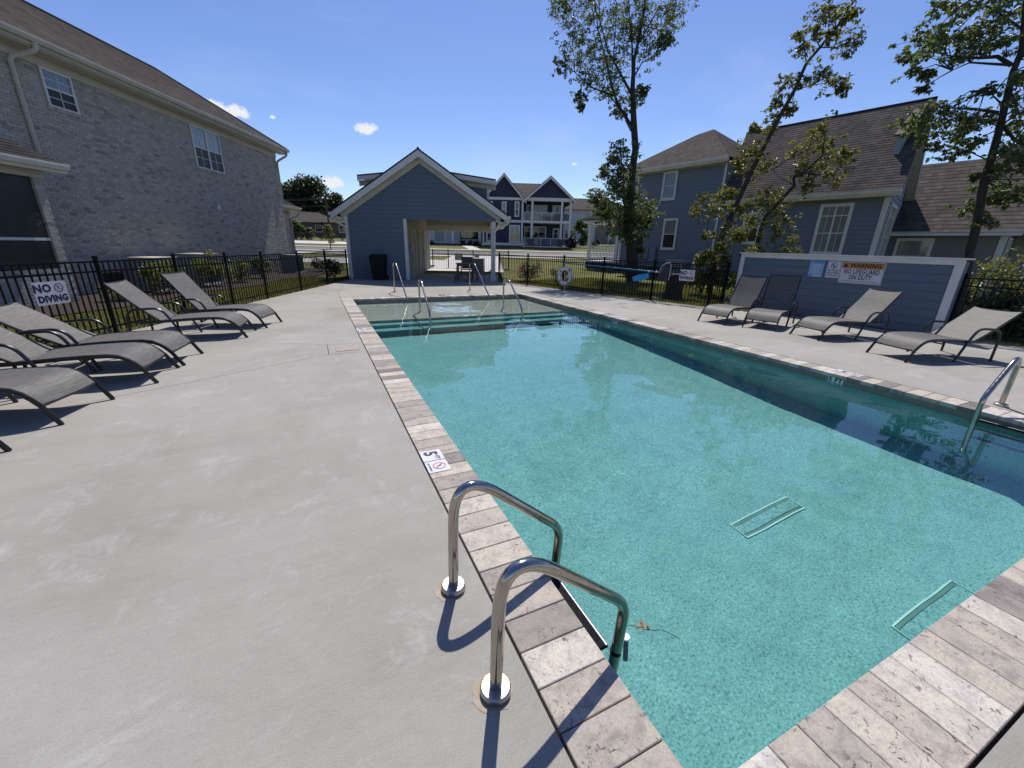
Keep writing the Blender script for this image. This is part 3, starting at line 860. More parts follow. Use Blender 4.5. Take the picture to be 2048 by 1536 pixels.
slab([(XL, 6.81), (XL, 12.0), fl(12.25), fl(7.75), (-2.1, 7.5), (-0.83, 6.82)])
slab([(XL, 12.0), (XL, 14.06), (0.0, 16.6), fl(16.9), fl(12.25)])
slab([(XL, YF), (5.6, YF), (3.3, 15.6), (0.0, 16.6), (XL, 14.06)])
slab([(0.0, 16.6), (3.3, 15.6), (5.6, YF), (7.78, YF), (7.04, 15.35), (6.47, 17.16), (0.56, 19.55), fl(19.2), fl(16.9)])
slab([(XR, 7.2), (9.15, 8.12), (7.78, YF), (XR, YF)])
slab([(XR, 1.2), (10.75, 1.2), (10.45, 3.4), (10.30, 8.2), (9.15, 8.12), (XR, 7.2)])
slab([(XR, -3), (11.4, -3), (10.75, 1.2), (XR, 1.2)])
slab([(XL, -3), (XR, -3), (XR, YN), (XL, YN)])
# skimmer pad with its lid
slab([(XL, 6.19), (XL, 6.81), (-0.83, 6.82), (-0.83, 6.2)], mat='concrete')
lid = MB().box(-0.72, -0.40, 6.33, 6.66, 0.0, 0.006).build('skimmer_lid', pm('tan_lid', (0.36, 0.30, 0.25), (0.30, 0.25, 0.21), 9, 0.8), deck, bevel=0.002)
for d in DRAINS: drain(*d)

# ------------------------------------------------------------------ ladders and handrails
def bend(pts, r, n=6):
    """round the corners of a polyline"""
    pts = [Vector(p) for p in pts]; out = [pts[0]]
    for a, b, c in zip(pts[:-2], pts[1:-1], pts[2:]):
        u, v = (a - b), (c - b)
        k = min(r, u.length * 0.48, v.length * 0.48)
        p, q = b + u.normalized() * k, b + v.normalized() * k
        for i in range(n + 1):
            f = i / n
            out.append(p * (1 - f) ** 2 + b * 2 * f * (1 - f) + q * f * f)
    out.append(pts[-1]); return out

def path_mid(a, b): return tuple((x + 3 * y) / 4 for x, y in zip(a, b))

def flange(parent, x, y, z=0.0, stain=True):
    f = MB().disc((x, y, z), 0.056, 0.03, 28, 0.006).build('flange', M['steel_satin'], parent, smooth=True)
    if stain:
        o = MB(); seg = 26; r = random.Random(int(x * 100 + y * 37))
        rr = [0.064 + r.uniform(0.002, 0.014) for _ in range(seg)]
        o.add([(x - 0.012 + rr[k] * math.cos(2 * math.pi * k / seg), y + rr[k] * math.sin(2 * math.pi * k / seg), z + 0.0015) for k in range(seg)], [tuple(range(seg))])
        o.build('rust_stain', M['rust'], f)
    return f

def ladder(loc, flip, label, ys=(0.95, 1.46)):
    """two grab rails with treads between; local x runs from the deck to the water"""
    t = thing('pool_ladder', loc, label, 'ladder', rotz=math.pi if flip else 0.0, local=True)
    for s in (-1, 1):
        y = s * 0.255
        pts = [(-0.45, y, 0.0), (-0.437, y, 0.645), (0.122, y, 0.165), (0.10, y, -0.25), (0.075, y, -1.12)]
        path = bend(pts[:3], 0.28, 12)[:-1] + bend([path_mid(pts[1], pts[2])] + pts[2:], 0.075, 7)[0:]
        r = MB().tube(path, 0.0235, 18).build('rail', M['steel'], t, smooth=True, receiver=True)
        flange(t, -0.45, y)
        MB().tube([(0.0, 0, 0), (0, 0, 0)][:0] or [(0.105, y, -0.085), (0.1047, y, -0.098)], 0.0248, 16).build('clamp_band', M['black_plastic'], t)
    for k, z in enumerate((-0.068, -0.36, -0.65)):
        x = 0.047 + 0.02 * (k > 0)
        MB().box(x - 0.035, x + 0.035, -0.232, 0.232, z - 0.02, z).build('tread', M['tread'], t, receiver=True, bevel=0.004)
        MB().box(x + 0.024, x + 0.0305, -0.231, 0.231, z - 0.004, z + 0.0012).build('tread_glint', M['white_plastic'], t, receiver=True)  # white strip paints the glint along the tread nose
    return t
lad = ladder((0.0, 1.205, 0.0), False, 'stainless pool ladder beside the 5 FT deck tile, its shadow on the deck')
ladder((PW, 1.215, 0.0), True, 'stainless steel pool ladder on the lounger-and-warning-sign side of the pool')

def handrail(name, path, r, flanges, label, group):
    base = Vector(path[0])
    t = thing(name, base, label, 'handrail', group)
    MB().tube(bend(path, 0.12), r, 14).build('tube', M['steel'], t, smooth=True, receiver=True)
    for f in flanges: flange(t, *f)
    return t
for x, lab in ((1.42, 'tall stainless handrail from the deck into the shallow end, in front of the black bin'), (4.02, 'tall stainless handrail from the deck into the shallow end, in front of the patio table')):
    y0 = 13.95
    handrail('entry_handrail', [(x, y0, 0.0), (x, y0, 0.92), (x + 0.02, y0 - 0.42, 0.94), (x + 0.06, 12.18, -0.08), (x + 0.06, 12.1, LEDGE_Z)], 0.022, [(x, y0, 0.0, False)], lab, 'handrails at the shallow end')
for x, lab in ((1.47, 'shorter stainless handrail standing on the sun shelf steps, nearer the black bin'), (3.82, 'shorter stainless handrail standing on the sun shelf steps, nearer the patio table')):
    handrail('step_handrail', [(x, 10.55, LEDGE_Z), (x, 10.55, 0.66), (x - 0.03, 10.15, 0.68), (x - 0.08, 9.22, 0.05), (x - 0.08, 9.12, -0.84)], 0.022, [(x, 10.55, LEDGE_Z, False)], lab, 'handrails at the shallow end')

# ------------------------------------------------------------------ depth markers
def marker_tile(x0, x1, y0, y1, label, draw, name='depth_marker', grp=None):
    t = thing(name, ((x0 + x1) / 2, (y0 + y1) / 2, 0.001), label, 'depth marker', grp)
    MB().box(x0, x1, y0, y1, 0.0, 0.004).build('tile', M['sign_white'], t)
    draw(t, Vector(((x0 + x1) / 2, (y0 + y1) / 2, 0.004)))
    return t
RD, UPD = Vector((0, -1, 0)), Vector((1, 0, 0))         # lettering read from the left deck
RR, UPR = Vector((0, 1, 0)), Vector((-1, 0, 0))         # read from the right deck
def diver(t, o, right, up, r):
    flat_poly(t, o, right, up, [[(-r * .1, r * .5), (r * .05, r * .5), (r * .1, -r * .45), (-.02 * r, -r * .45)], [(-r * .45, r * .1), (-r * .4, r * .2), (r * .3, -r * .1), (r * .25, -r * .2)]], M['sign_maroon'], 0.0012, 'diver_figure')
def ft(num, rt, up):
    def d(t, o):
        text_part(t, num, 0.135, o - rt * 0.028 - up * 0.008, rt, up, M['sign_black'], 0.006, lift=0.001, name='numeral')
        text_part(t, 'FT', 0.05, o + rt * 0.042 + up * 0.03, rt, up, M['sign_black'], 0.002, lift=0.001)
    return d
def nodive(rt, up):
    def d(t, o):
        ring_part(t, o + up * 0.012, rt, up, 0.04, 0.047, M['sign_red'], True, 0.0015)
        diver(t, o + up * 0.012, rt, up, 0.04)
        text_part(t, 'NO DIVING', 0.022, o - up * 0.058, rt, up, M['sign_black'], 0.0006, lift=0.001)
    return d
marker_tile(-0.303, -0.145, 2.665, 2.825, 'white deck tile reading 5 FT on the coping by the ladder shadows', ft('5', RD, UPD))
marker_tile(-0.303, -0.145, 2.495, 2.655, 'white deck tile with red ring, NO DIVING, beside the ladder and 5 FT tile', nodive(RD, UPD))
marker_tile(-0.303, -0.150, 7.86, 8.01, 'white deck tile reading 4 FT on the coping beyond the skimmer lid', ft('4', RD, UPD))
marker_tile(-0.303, -0.150, 7.70, 7.85, 'white deck tile with no diving ring next to the 4 FT tile', nodive(RD, UPD))
marker_tile(PW + 0.148, PW + 0.303, 2.83, 2.98, 'white deck tile reading 5 FT on the coping below the warning sign', ft('5', RR, UPR))
marker_tile(PW + 0.148, PW + 0.303, 2.67, 2.82, 'white deck tile with no diving ring on the coping below the warning sign', nodive(RR, UPR))
marker_tile(PW + 0.148, PW + 0.303, 7.50, 7.65, 'white deck tile reading 4 FT on the coping across from the life ring', ft('4', RR, UPR))
for y, s in ((2.85, '5'), (7.5, '4')):
    t = thing('waterline_marker', (ix1 - 0.004, y, -0.16), ('white 5 FT tile at the waterline below the warning sign' if s == '5' else 'white 4 FT tile at the waterline across from the life ring'), 'depth marker')
    MB().box(ix1 - 0.006, ix1 - 0.001, y - 0.09, y + 0.09, -0.17, -0.052).build('tile', M['white_plastic'], t, receiver=True)
    text_part(t, s + ' FT', 0.085, (ix1 - 0.006, y, -0.085), (0, -1, 0), (0, 0, 1), M['sign_black'], 0.004, lift=0.001)

# ------------------------------------------------------------------ fences
PICK = None
def picket_mesh():
    bm = bmesh.new(); bmesh.ops.create_cube(bm, size=1.0)
    for v in bm.verts: v.co = Vector((v.co.x * 0.016, v.co.y * 0.016, (v.co.z + 0.5) * 1.08))
    me = bpy.data.meshes.new('picket'); bm.to_mesh(me); bm.free(); me.materials.append(M['black_metal']); return me
PICK = picket_mesh()
def fence(name, posts, label, group=None, h=1.22, skip=(), z0=0.0):
    """black metal fence: every post, rail and picket by itself"""
    P = [Vector((x, y, 0)) for x, y in posts]
    t = thing(name, (P[0].x, P[0].y, z0), label, 'fence', group)
    for p in P:
        po = MB().box(p.x - 0.026, p.x + 0.026, p.y - 0.026, p.y + 0.026, z0 - 0.02, z0 + h - 0.015).build('post', M['black_metal'], t)
        c = MB(); c.box(p.x - 0.034, p.x + 0.034, p.y - 0.034, p.y + 0.034, z0 + h - 0.015, z0 + h + 0.005)
        c.box(p.x - 0.022, p.x + 0.022, p.y - 0.022, p.y + 0.022, z0 + h + 0.005, z0 + h + 0.014)
        c.build('post_cap', M['black_metal'], po)
    for i, (a, b) in enumerate(zip(P[:-1], P[1:])):
        if i in skip: continue
        d = (b - a); L = d.length; d.normalize(); n = Vector((-d.y, d.x, 0))
        ang = math.atan2(d.y, d.x)
        for z in (1.145, 1.0, 0.13):
            m = MB(); m.hexa([a + d * 0.02 + n * -0.013 + Vector((0, 0, z0 + z - 0.012)), b - d * 0.02 + n * -0.013 + Vector((0, 0, z0 + z - 0.012)), b - d * 0.02 + n * 0.013 + Vector((0, 0, z0 + z - 0.012)), a + d * 0.02 + n * 0.013 + Vector((0, 0, z0 + z - 0.012)),
                              a + d * 0.02 + n * -0.013 + Vector((0, 0, z0 + z + 0.014)), b - d * 0.02 + n * -0.013 + Vector((0, 0, z0 + z + 0.014)), b - d * 0.02 + n * 0.013 + Vector((0, 0, z0 + z + 0.014)), a + d * 0.02 + n * 0.013 + Vector((0, 0, z0 + z + 0.014))])
            m.build('rail', M['black_metal'], t)
        k = max(1, round(L / 0.1))
        for q in range(1, k):
            o = mesh_obj('picket', PICK, t); o.location = a + d * (L * q / k) + Vector((0, 0, z0 + 0.05)) - ORG[t]; o.rotation_euler = (0, 0, ang)
    return t
def flp(s): p = FLP + FLD * s; return (p.x, p.y)
fence('metal_fence', [flp(s) for s in (-6.7, -4.9, -3.12, -1.51, 0.05, 1.56, 3.6, 5.75, 7.95)], 'black metal picket fence between the deck and the whitewashed brick house')
FRD = heading(164.0); FRP = Vector((7.04, 15.4, 0))
def frp(s, out=0.0): p = FRP + FRD * s + Vector((-FRD.y, FRD.x, 0)) * out; return (p.x, p.y)
fence('metal_fence', [frp(s) for s in (-1.85, 0, 1.97, 3.8, 5.7, 7.5)] + [(9.72, 8.22)], 'black metal picket fence with life ring and blue pole, between deck and lawn')
fence('metal_fence', [(10.28, 3.55), (10.62, 1.6), (10.9, -0.25)], 'black metal picket fence beyond the end of the blue privacy wall')

# ------------------------------------------------------------------ signs on the fences
def no_diving(o, right, label):
    up = Vector((0, 0, 1)); right = Vector(right).normalized(); n = right.cross(up)
    t = thing('no_diving_sign', o - up * 0.15, label, 'sign')
    plate(t, o, right, up, 0.45, 0.31, 0.004, M['sign_white'])
    q = o + n * 0.004
    text_part(t, 'NO', 0.145, q - right * 0.11 + up * 0.065, right, up, M['sign_navy'], 0.0065, lift=0.001)
    text_part(t, 'DIVING', 0.120, q - up * 0.078, right, up, M['sign_navy'], 0.0065, lift=0.001, sx=0.96)
    ring_part(t, q + right * 0.115 + up * 0.065, right, up, 0.052, 0.063, M['sign_maroon'], True, 0.0012)
    diver(t, q + right * 0.115 + up * 0.065, right, up, 0.058)
p = FLP + FLD * -3.95 + Vector((FLD.y, -FLD.x, 0)) * 0.03
no_diving(Vector((p.x, p.y, 0.755)), FLD, 'white NO DIVING sign on the fence in front of the whitewashed brick house')
p = FRP + FRD * 6.78 + Vector((FRD.y, -FRD.x, 0)) * 0.03
no_diving(Vector((p.x, p.y, 0.83)), FRD, 'white NO DIVING sign on the fence by the blue privacy wall')

p = FLP + FLD * -2.86 + Vector((FLD.y, -FLD.x, 0)) * -0.03
kb = MB(); kb.hexa([p + FLD * a + Vector((FLD.y, -FLD.x, 0)) * b + Vector((0, 0, z)) for z in (0.72, 0.97) for a, b in ((-.17, -.03), (.17, -.03), (.17, .0), (-.17, .0))])
tag(kb.build('fence_plate', M['black_plastic'], None), 'black rectangular plate on the fence beside the raised lounger back', 'plate')

# ------------------------------------------------------------------ privacy wall with pool signs
PX = 10.1
pw = thing('privacy_wall', (PX, 5.86, 0), 'blue lap-sided freestanding wall with white trim behind the loungers', 'wall')
WP = Wall((PX, 8.15), 180, False)      # s runs towards the camera, t towards the pool
MB().box(0.0, 4.58, -0.16, -0.012, 0.0, 1.44, WP).build('core', M['blue'], pw)
siding(pw, WP, M['blue'], 0.03, 1.37, lambda z: (0.11, 4.46), 0.168)
MB().box(0.0, 0.115, -0.01, 0.035, 0.0, 1.37, WP).build('corner_board', M['trim'], pw)
MB().box(4.455, 4.58, -0.01, 0.035, 0.0, 1.37, WP).build('corner_board', M['trim'], pw)
MB().box(0.0, 4.58, -0.01, 0.036, 1.372, 1.47, WP).build('top_board', M['trim'], pw)
MB().box(-0.05, 4.63, -0.20, 0.06, 1.472, 1.50, WP).build('cap', M['trim'], pw)
RS, US = WP.d, Vector((0, 0, 1))
def wsign(name, s0, s1, z0, z1, mat, label):
    o = WP((s0 + s1) / 2, 0.022, (z0 + z1) / 2)
    t = thing(name, (o.x, o.y, z0), label, 'sign')
    plate(t, o, RS, US, s1 - s0, z1 - z0, 0.004, mat)
    return t, o + WP.n * 0.004
def sx(px, py): return WP.pix(px, py, 0.02)
t, o = wsign('warning_sign', 2.57, 3.40, 0.90, 1.36, M['sign_white'], 'large white and orange WARNING NO LIFEGUARD ON DUTY sign')
def rect(x0, x1, y0, y1): return [(x0, y0), (x1, y0), (x1, y1), (x0, y1)]
flat_poly(t, o, RS, US, [rect(-0.395, 0.395, 0.09, 0.212)], M['sign_orange'], 0.001, 'header')
text_part(t, 'WARNING', 0.118, o + RS * 0.055 + US * 0.152, RS, US, M['sign_black'], 0.004, lift=0.002, sx=0.98)
flat_poly(t, o + RS * -0.33 + US * 0.115, RS, US, [[(-0.05, 0), (0.05, 0), (0, 0.085)]], M['sign_black'], 0.002, 'warning_triangle')
text_part(t, 'NO LIFEGUARD', 0.150, o + US * 0.022, RS, US, M['sign_black'], 0.003, lift=0.002, sx=0.62)
text_part(t, 'ON DUTY', 0.150, o - US * 0.098, RS, US, M['sign_black'], 0.003, lift=0.002, sx=0.62)
text_part(t, 'CHILDREN SHOULD NOT USE POOL WITHOUT ADULT SUPERVISION', 0.030, o - US * 0.182, RS, US, M['sign_black'], 0.0, lift=0.002, sx=0.68)
fr = [rect(-0.4, 0.4, 0.212, 0.216), rect(-0.4, 0.4, -0.216, -0.212), rect(-0.4, -0.396, -0.212, 0.212), rect(0.396, 0.4, -0.212, 0.212)]
flat_poly(t, o, RS, US, fr, M['sign_black'], 0.0015, 'border')
t, o = wsign('no_glass_sign', 2.27, 2.56, 0.985, 1.36, M['sign_white'], 'white NO GLASS ALLOWED IN POOL AREA sign between the blue rules and warning signs')
ring_part(t, o + US * 0.09, RS, US, 0.056, 0.067, M['sign_black'], True, 0.002)
flat_poly(t, o + US * 0.09, RS, US, [[(-0.03, 0.0), (0.03, 0.0), (0.018, -0.03), (-0.018, -0.03)], [(-0.04, 0.012), (-0.01, 0.012), (-0.012, 0.024), (-0.038, 0.024)]], M['sign_black'], 0.002)
text_part(t, 'NO GLASS', 0.05, o - US * 0.018, RS, US, M['sign_maroon'], 0.0015, lift=0.002, sx=0.9)
text_part(t, 'ALLOWED', 0.05, o - US * 0.075, RS, US, M['sign_maroon'], 0.0015, lift=0.002, sx=0.95)
text_part(t, 'IN POOL AREA', 0.036, o - US * 0.128, RS, US, M['sign_black'], 0.001, lift=0.002, sx=0.86)
flat_poly(t, o, RS, US, [rect(-0.13, 0.13, 0.170, 0.174), rect(-0.13, 0.13, -0.174, -0.17), rect(-0.13, -0.126, -0.17, 0.17), rect(0.126, 0.13, -0.17, 0.17)], M['sign_maroon'], 0.0015, 'border')
t, o = wsign('pool_rules_sign', 1.88, 2.20, 0.985, 1.36, M['sign_paleblue'], 'blue POOL RULES sign with fine white print on the privacy wall')
flat_poly(t, o, RS, US, [rect(-0.14, 0.14, 0.125, 0.18)], M['sign_blue'], 0.001, 'header')
text_part(t, 'POOL RULES', 0.045, o + US * 0.152, RS, US, M['sign_paleblue'], 0.001, lift=0.002, sx=0.95)
rl = random.Random(5)
flat_poly(t, o, RS, US, [rect(-0.10 + rl.uniform(-.01, .02), 0.09 + rl.uniform(-.05, .03), 0.10 - 0.02 * k, 0.1075 - 0.02 * k) for k in range(11)], M['sign_white'], 0.001, 'fine_print')
flat_poly(t, o, RS, US, [rect(-0.14, -0.06, -0.175, -0.145)], M['sign_blue'], 0.001, 'footer')
flat_poly(t, o, RS, US, [rect(-0.05, 0.12, -0.17, -0.15)], M['sign_white'], 0.001, 'footer_strip')

# ------------------------------------------------------------------ loungers
def make_lounger(back_deg, name='sun_lounger', label='', group=''):
    """local x from the foot end to the head, y across"""
    t = thing(name, (0, 0, 0), label, 'sun lounger', group, local=True)
    Wd = 0.30
    bl = 0.80
    ca, sa = math.cos(R(back_deg)), math.sin(R(back_deg))
    prof = bend([(0.115, 0.19), (0.26, 0.345), (0.62, 0.335), (1.08, 0.318)], 0.20) if False else None
    seat = [(0.10, 0.175), (0.15, 0.235), (0.205, 0.285), (0.27, 0.318), (0.36, 0.332), (0.52, 0.333), (0.75, 0.325), (0.95, 0.312), (1.08, 0.305)]
    px, pz = 1.10, 0.305
    back = [(px, pz)]
    for k in range(1, 9):
        f = k / 8; sag = -0.022 * math.sin(f * math.pi)
        curl = 0.055 * max(0, f - 0.72) ** 1.0
        back.append((px + bl * f * ca - sag * sa + curl * sa, pz + bl * f * sa + sag * ca * -1 * -1 - curl * ca * 0.9))
    def sheet(pr, nm, lift):
        m = MB(); cols = 6; vs = []
        for (x, z) in pr:
            for c in range(cols + 1):
                y = -Wd + 2 * Wd * c / cols; q = 1 - (2 * c / cols - 1) ** 2
                vs.append((x, y, z + lift - 0.012 * q))
        n = cols + 1; fs = []
        for i in range(len(pr) - 1):
            for c in range(cols): fs.append((i * n + c, i * n + c + 1, (i + 1) * n + c + 1, (i + 1) * n + c))
        K = len(vs)
        vs2 = [(x, y, z - 0.004) for x, y, z in vs]
        m.add(vs + vs2, fs + [tuple(i + K for i in reversed(f)) for f in fs])
        return m.build(nm, M['sling'], t, smooth=True)
    sheet(seat, 'seat_sling', 0.016); sheet(back, 'back_sling', 0.016)
    for s in (-1, 1):
        y = s * (Wd + 0.004)
        # side rail runs down to the foot
        rail = [(0.0, y, 0.0), (0.05, y, 0.085)] + [(x, y, z) for x, z in seat] + [(1.12, y, 0.302), (1.42, y, 0.298)]
        MB().tube(rail, 0.015, 8, flat=1.5, side=(0, 1, 0)).build('side_rail', M['frame'], t, smooth=True)
        MB().tube([(x, y * 0.985, z) for x, z in back], 0.0125, 8, flat=1.3, side=(0, 1, 0)).build('back_rail', M['frame'], t, smooth=True)
        # arm: front leg, flat arm, rear leg in one bent bar
        ya = s * (Wd + 0.034)
        arm = bend([(0.82, ya, 0.0), (0.95, ya, 0.30), (1.06, ya, 0.515), (1.50, ya, 0.49), (1.50, ya, 0.0)], 0.16)
        MB().tube(arm, 0.0175, 8, flat=1.0, side=(0, 1, 0)).build('armrest', M['frame'], t, smooth=True)
        # prop of the back
        pr = (px + bl * 0.5 * ca, pz + bl * 0.5 * sa)
        MB().tube([(pr[0], y * 0.9, pr[1] - 0.03), (1.40, y * 0.9, 0.30)], 0.008, 6).build('back_prop', M['frame'], t)
    MB().tube([(0.60, -Wd, 0.315), (0.60, -Wd + 0.04, 0.27), (0.60, Wd - 0.04, 0.27), (0.60, Wd, 0.315)], 0.010, 6).build('cross_bar', M['frame'], t)
    MB().tube([(1.42, -Wd, 0.298), (1.42, Wd, 0.298)], 0.011, 6).build('cross_bar', M['frame'], t)
    MB().tube([(back[-1][0], -Wd, back[-1][1]), (back[-1][0], Wd, back[-1][1])], 0.012, 6).build('head_bar', M['frame'], t)
    MB().tube([(0.10, -Wd, 0.172), (0.10, Wd, 0.172)], 0.011, 6).build('foot_bar', M['frame'], t)
    return t
PROTO = {}
def lounger(foot, head_ang, back, label, group):
    """foot: middle of the foot end on the deck; head_ang: world angle (degrees from +x) towards the head"""
    if back not in PROTO: o = PROTO[back] = make_lounger(back, label=label, group=group)
    else: o = copy_tree(PROTO[back])
    o.location = (foot[0], foot[1], 0.0); o.rotation_euler = (0, 0, R(head_ang))
    o['label'] = label; o['group'] = group
    return o
GL, GR = 'loungers lined up along the fence of the brick house', 'loungers in front of the blue privacy wall'
LOUNGERS = [
    ((-1.685, 8.86), 160, 52, 'grey sling lounger with a steep back, nearest the pool house by the brick house fence', GL),
    ((-1.975, 8.09), 174, 46, 'grey sling lounger with raised back, second from the pool house along the brick house fence', GL),
    ((-2.47, 6.53), 173, 33, 'grey sling lounger with low back under the fence NO DIVING sign of the brick house', GL),
    ((-2.57, 5.82), 175, 38, 'grey sling lounger fourth from the pool house in the row by the brick house', GL),
    ((-2.90, 4.77), 166, 38, 'grey sling lounger fifth from the pool house in the row by the brick house', GL),
    ((-3.15, 3.72), 168, 38, 'grey sling lounger sixth from the pool house, only its foot end showing', GL),
    ((6.96, 6.27), 9, 60, 'grey sling lounger with upright back by the fence NO DIVING sign', GR),
    ((7.33, 5.40), 21, 68, 'grey sling lounger turned towards the pool, below the blue POOL RULES sign', GR),
    ((7.43, 4.55), -12, 46, 'grey sling lounger below the orange WARNING sign', GR),
    ((7.11, 3.12), -17, 34, 'grey sling lounger with low back at the open end of the blue privacy wall', GR),
]
for a in LOUNGERS: lounger(*a)

# ------------------------------------------------------------------ pool house
TH = 22.0
A0 = at_z(702.5, 557.3)
WF = Wall((A0.x, A0.y), 90 + TH, True)            # s to the right, t: +left of heading = away?  (checked below)
if WF.n.dot(Vector((0, -1, 0))) < 0: WF = Wall((A0.x, A0.y), 90 + TH, False)
ph = thing('pool_house', (WF(3.2, -3, 0).x, WF(3.2, -3, 0).y, 0), 'blue lap-sided pool house with white trimmed gable and open breezeway', 'building')
SW, PK = 6.36, 3.19                                # width, apex position
ZE, ZA = 2.62, 4.80                                # wall height at the eaves and at the apex
def gable(z):
    if z <= ZE: return (0.02, SW - 0.02)
    k = (z - ZE) / (ZA - ZE)
    return (0.02 + (PK - 0.02) * k, SW - 0.02 - (SW - 0.02 - PK) * k)
siding(ph, WF, M['blue'], 0.02, ZA, gable, 0.176, holes=[(2.43, 6.40, -1, 2.52)])
PHD = 6.6                                          # depth
# walls behind the siding
m = MB(); m.box(0.03, 2.44, -0.20, -0.008, 0.0, 2.54, WF); m.build('front_wall', M['blue'], ph)
MB().hexa([WF(0.03, -0.2, 2.545), WF(SW - 0.03, -0.2, 2.545), WF(SW - 0.03, -0.008, 2.545), WF(0.03, -0.008, 2.545), WF(PK - 0.02, -0.2, ZA - 0.02), WF(PK + 0.02, -0.2, ZA - 0.02), WF(PK + 0.02, -0.008, ZA - 0.02), WF(PK - 0.02, -0.008, ZA - 0.02)]).build('gable_wall', M['blue'], ph)
MB().box(0.03, 0.2, -PHD, -0.205, 0.0, ZE, WF).build('side_wall', M['blue'], ph)
# corner boards and opening trim
MB().box(-0.02, 0.10, -0.1, 0.03, 0.0, ZE + 0.05, WF).build('corner_board', M['trim'], ph)
MB().box(2.40, 2.53, -0.14, 0.032, 0.0, 2.50, WF).build('corner_board', M['trim'], ph)
def door(W, s0, s1, z1, mat, nm='door'):
    d = MB().box(s0, s1, 0.0, 0.03, 0.02, z1, W).build(nm, M[mat], ph)
    m = MB(); m.box(s0 - 0.1, s0, 0.0, 0.05, 0.0, z1 + 0.1, W); m.box(s1, s1 + 0.1, 0.0, 0.05, 0.0, z1 + 0.1, W); m.box(s0, s1, 0.0, 0.05, z1, z1 + 0.1, W)
    m.build('door_frame', M['trim_cream'], d)
    MB().tube([W(s1 - 0.08, 0.05, 0.95), W(s1 - 0.08, 0.07, 1.05)], 0.02, 8).build('handle', M['alu'], d)
# breezeway: inner wall, back edge, ceiling, floor, posts
MB().box(2.36, 2.47, -PHD, -0.145, 0.0, 2.9, WF).build('breezeway_wall', M['interior_wall'], ph)
WI = Wall((WF(2.475, -PHD, 0).x, WF(2.475, -PHD, 0).y), TH + 180, True)     # inner wall seen from the opening
if WI.n.dot(WF.d) < 0: WI = Wall((WF(2.475, -PHD, 0).x, WF(2.475, -PHD, 0).y), TH + 180, False)
for k in (1.0, 2.5, 4.4):
    door(WI, k, k + 0.9, 2.05, 'interior_wall')
MB().box(5.75, 6.05, 0.0, 0.10, 1.15, 1.55, WI).build('wall_box', M['grey_plastic'], ph)
MB().box(2.42, SW + 0.1, -PHD - 0.4, -0.21, 2.90, 2.96, WF).build('ceiling', M['trim'], ph)
MB().box(0.0, 0.32, -PHD - 0.05, -PHD + 0.1, 0.0, 0.0, WF)
# back beam of lapped cream boards, side beam, posts
for k in range(3):
    MB().box(2.45, 6.20, -PHD - 0.02, -PHD + 0.10 - 0.012 * k, 2.28 + 0.09 * k, 2.366 + 0.09 * k, WF).build('beam_board', M['trim'], ph)
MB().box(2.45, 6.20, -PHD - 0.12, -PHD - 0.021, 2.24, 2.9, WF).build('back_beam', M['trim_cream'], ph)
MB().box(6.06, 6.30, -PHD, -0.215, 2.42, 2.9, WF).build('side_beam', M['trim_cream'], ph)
for tt in (-0.095, -3.3, -PHD + 0.05):
    p = MB().box(6.13, 6.31, tt - 0.09, tt + 0.09, 0.0, 2.42 if tt < -1 else 2.50, WF).build('post', M['trim'] if tt > -1 else M['trim_cream'], ph)
    MB().box(6.10, 6.34, tt - 0.12, tt + 0.12, 0.0, 0.12, WF).build('post_base', M['trim'], p)
m = MB(); m.box(2.32, 2.52, -PHD - 0.28, -PHD - 0.122, 0.0, 2.9, WF); m.build('back_pier', M['housewhite'], ph)
MB().box(0.02, SW + 0.2, -PHD - 0.5, -0.01, -0.04, 0.003, WF).build('floor_slab', M['concrete'], ph)
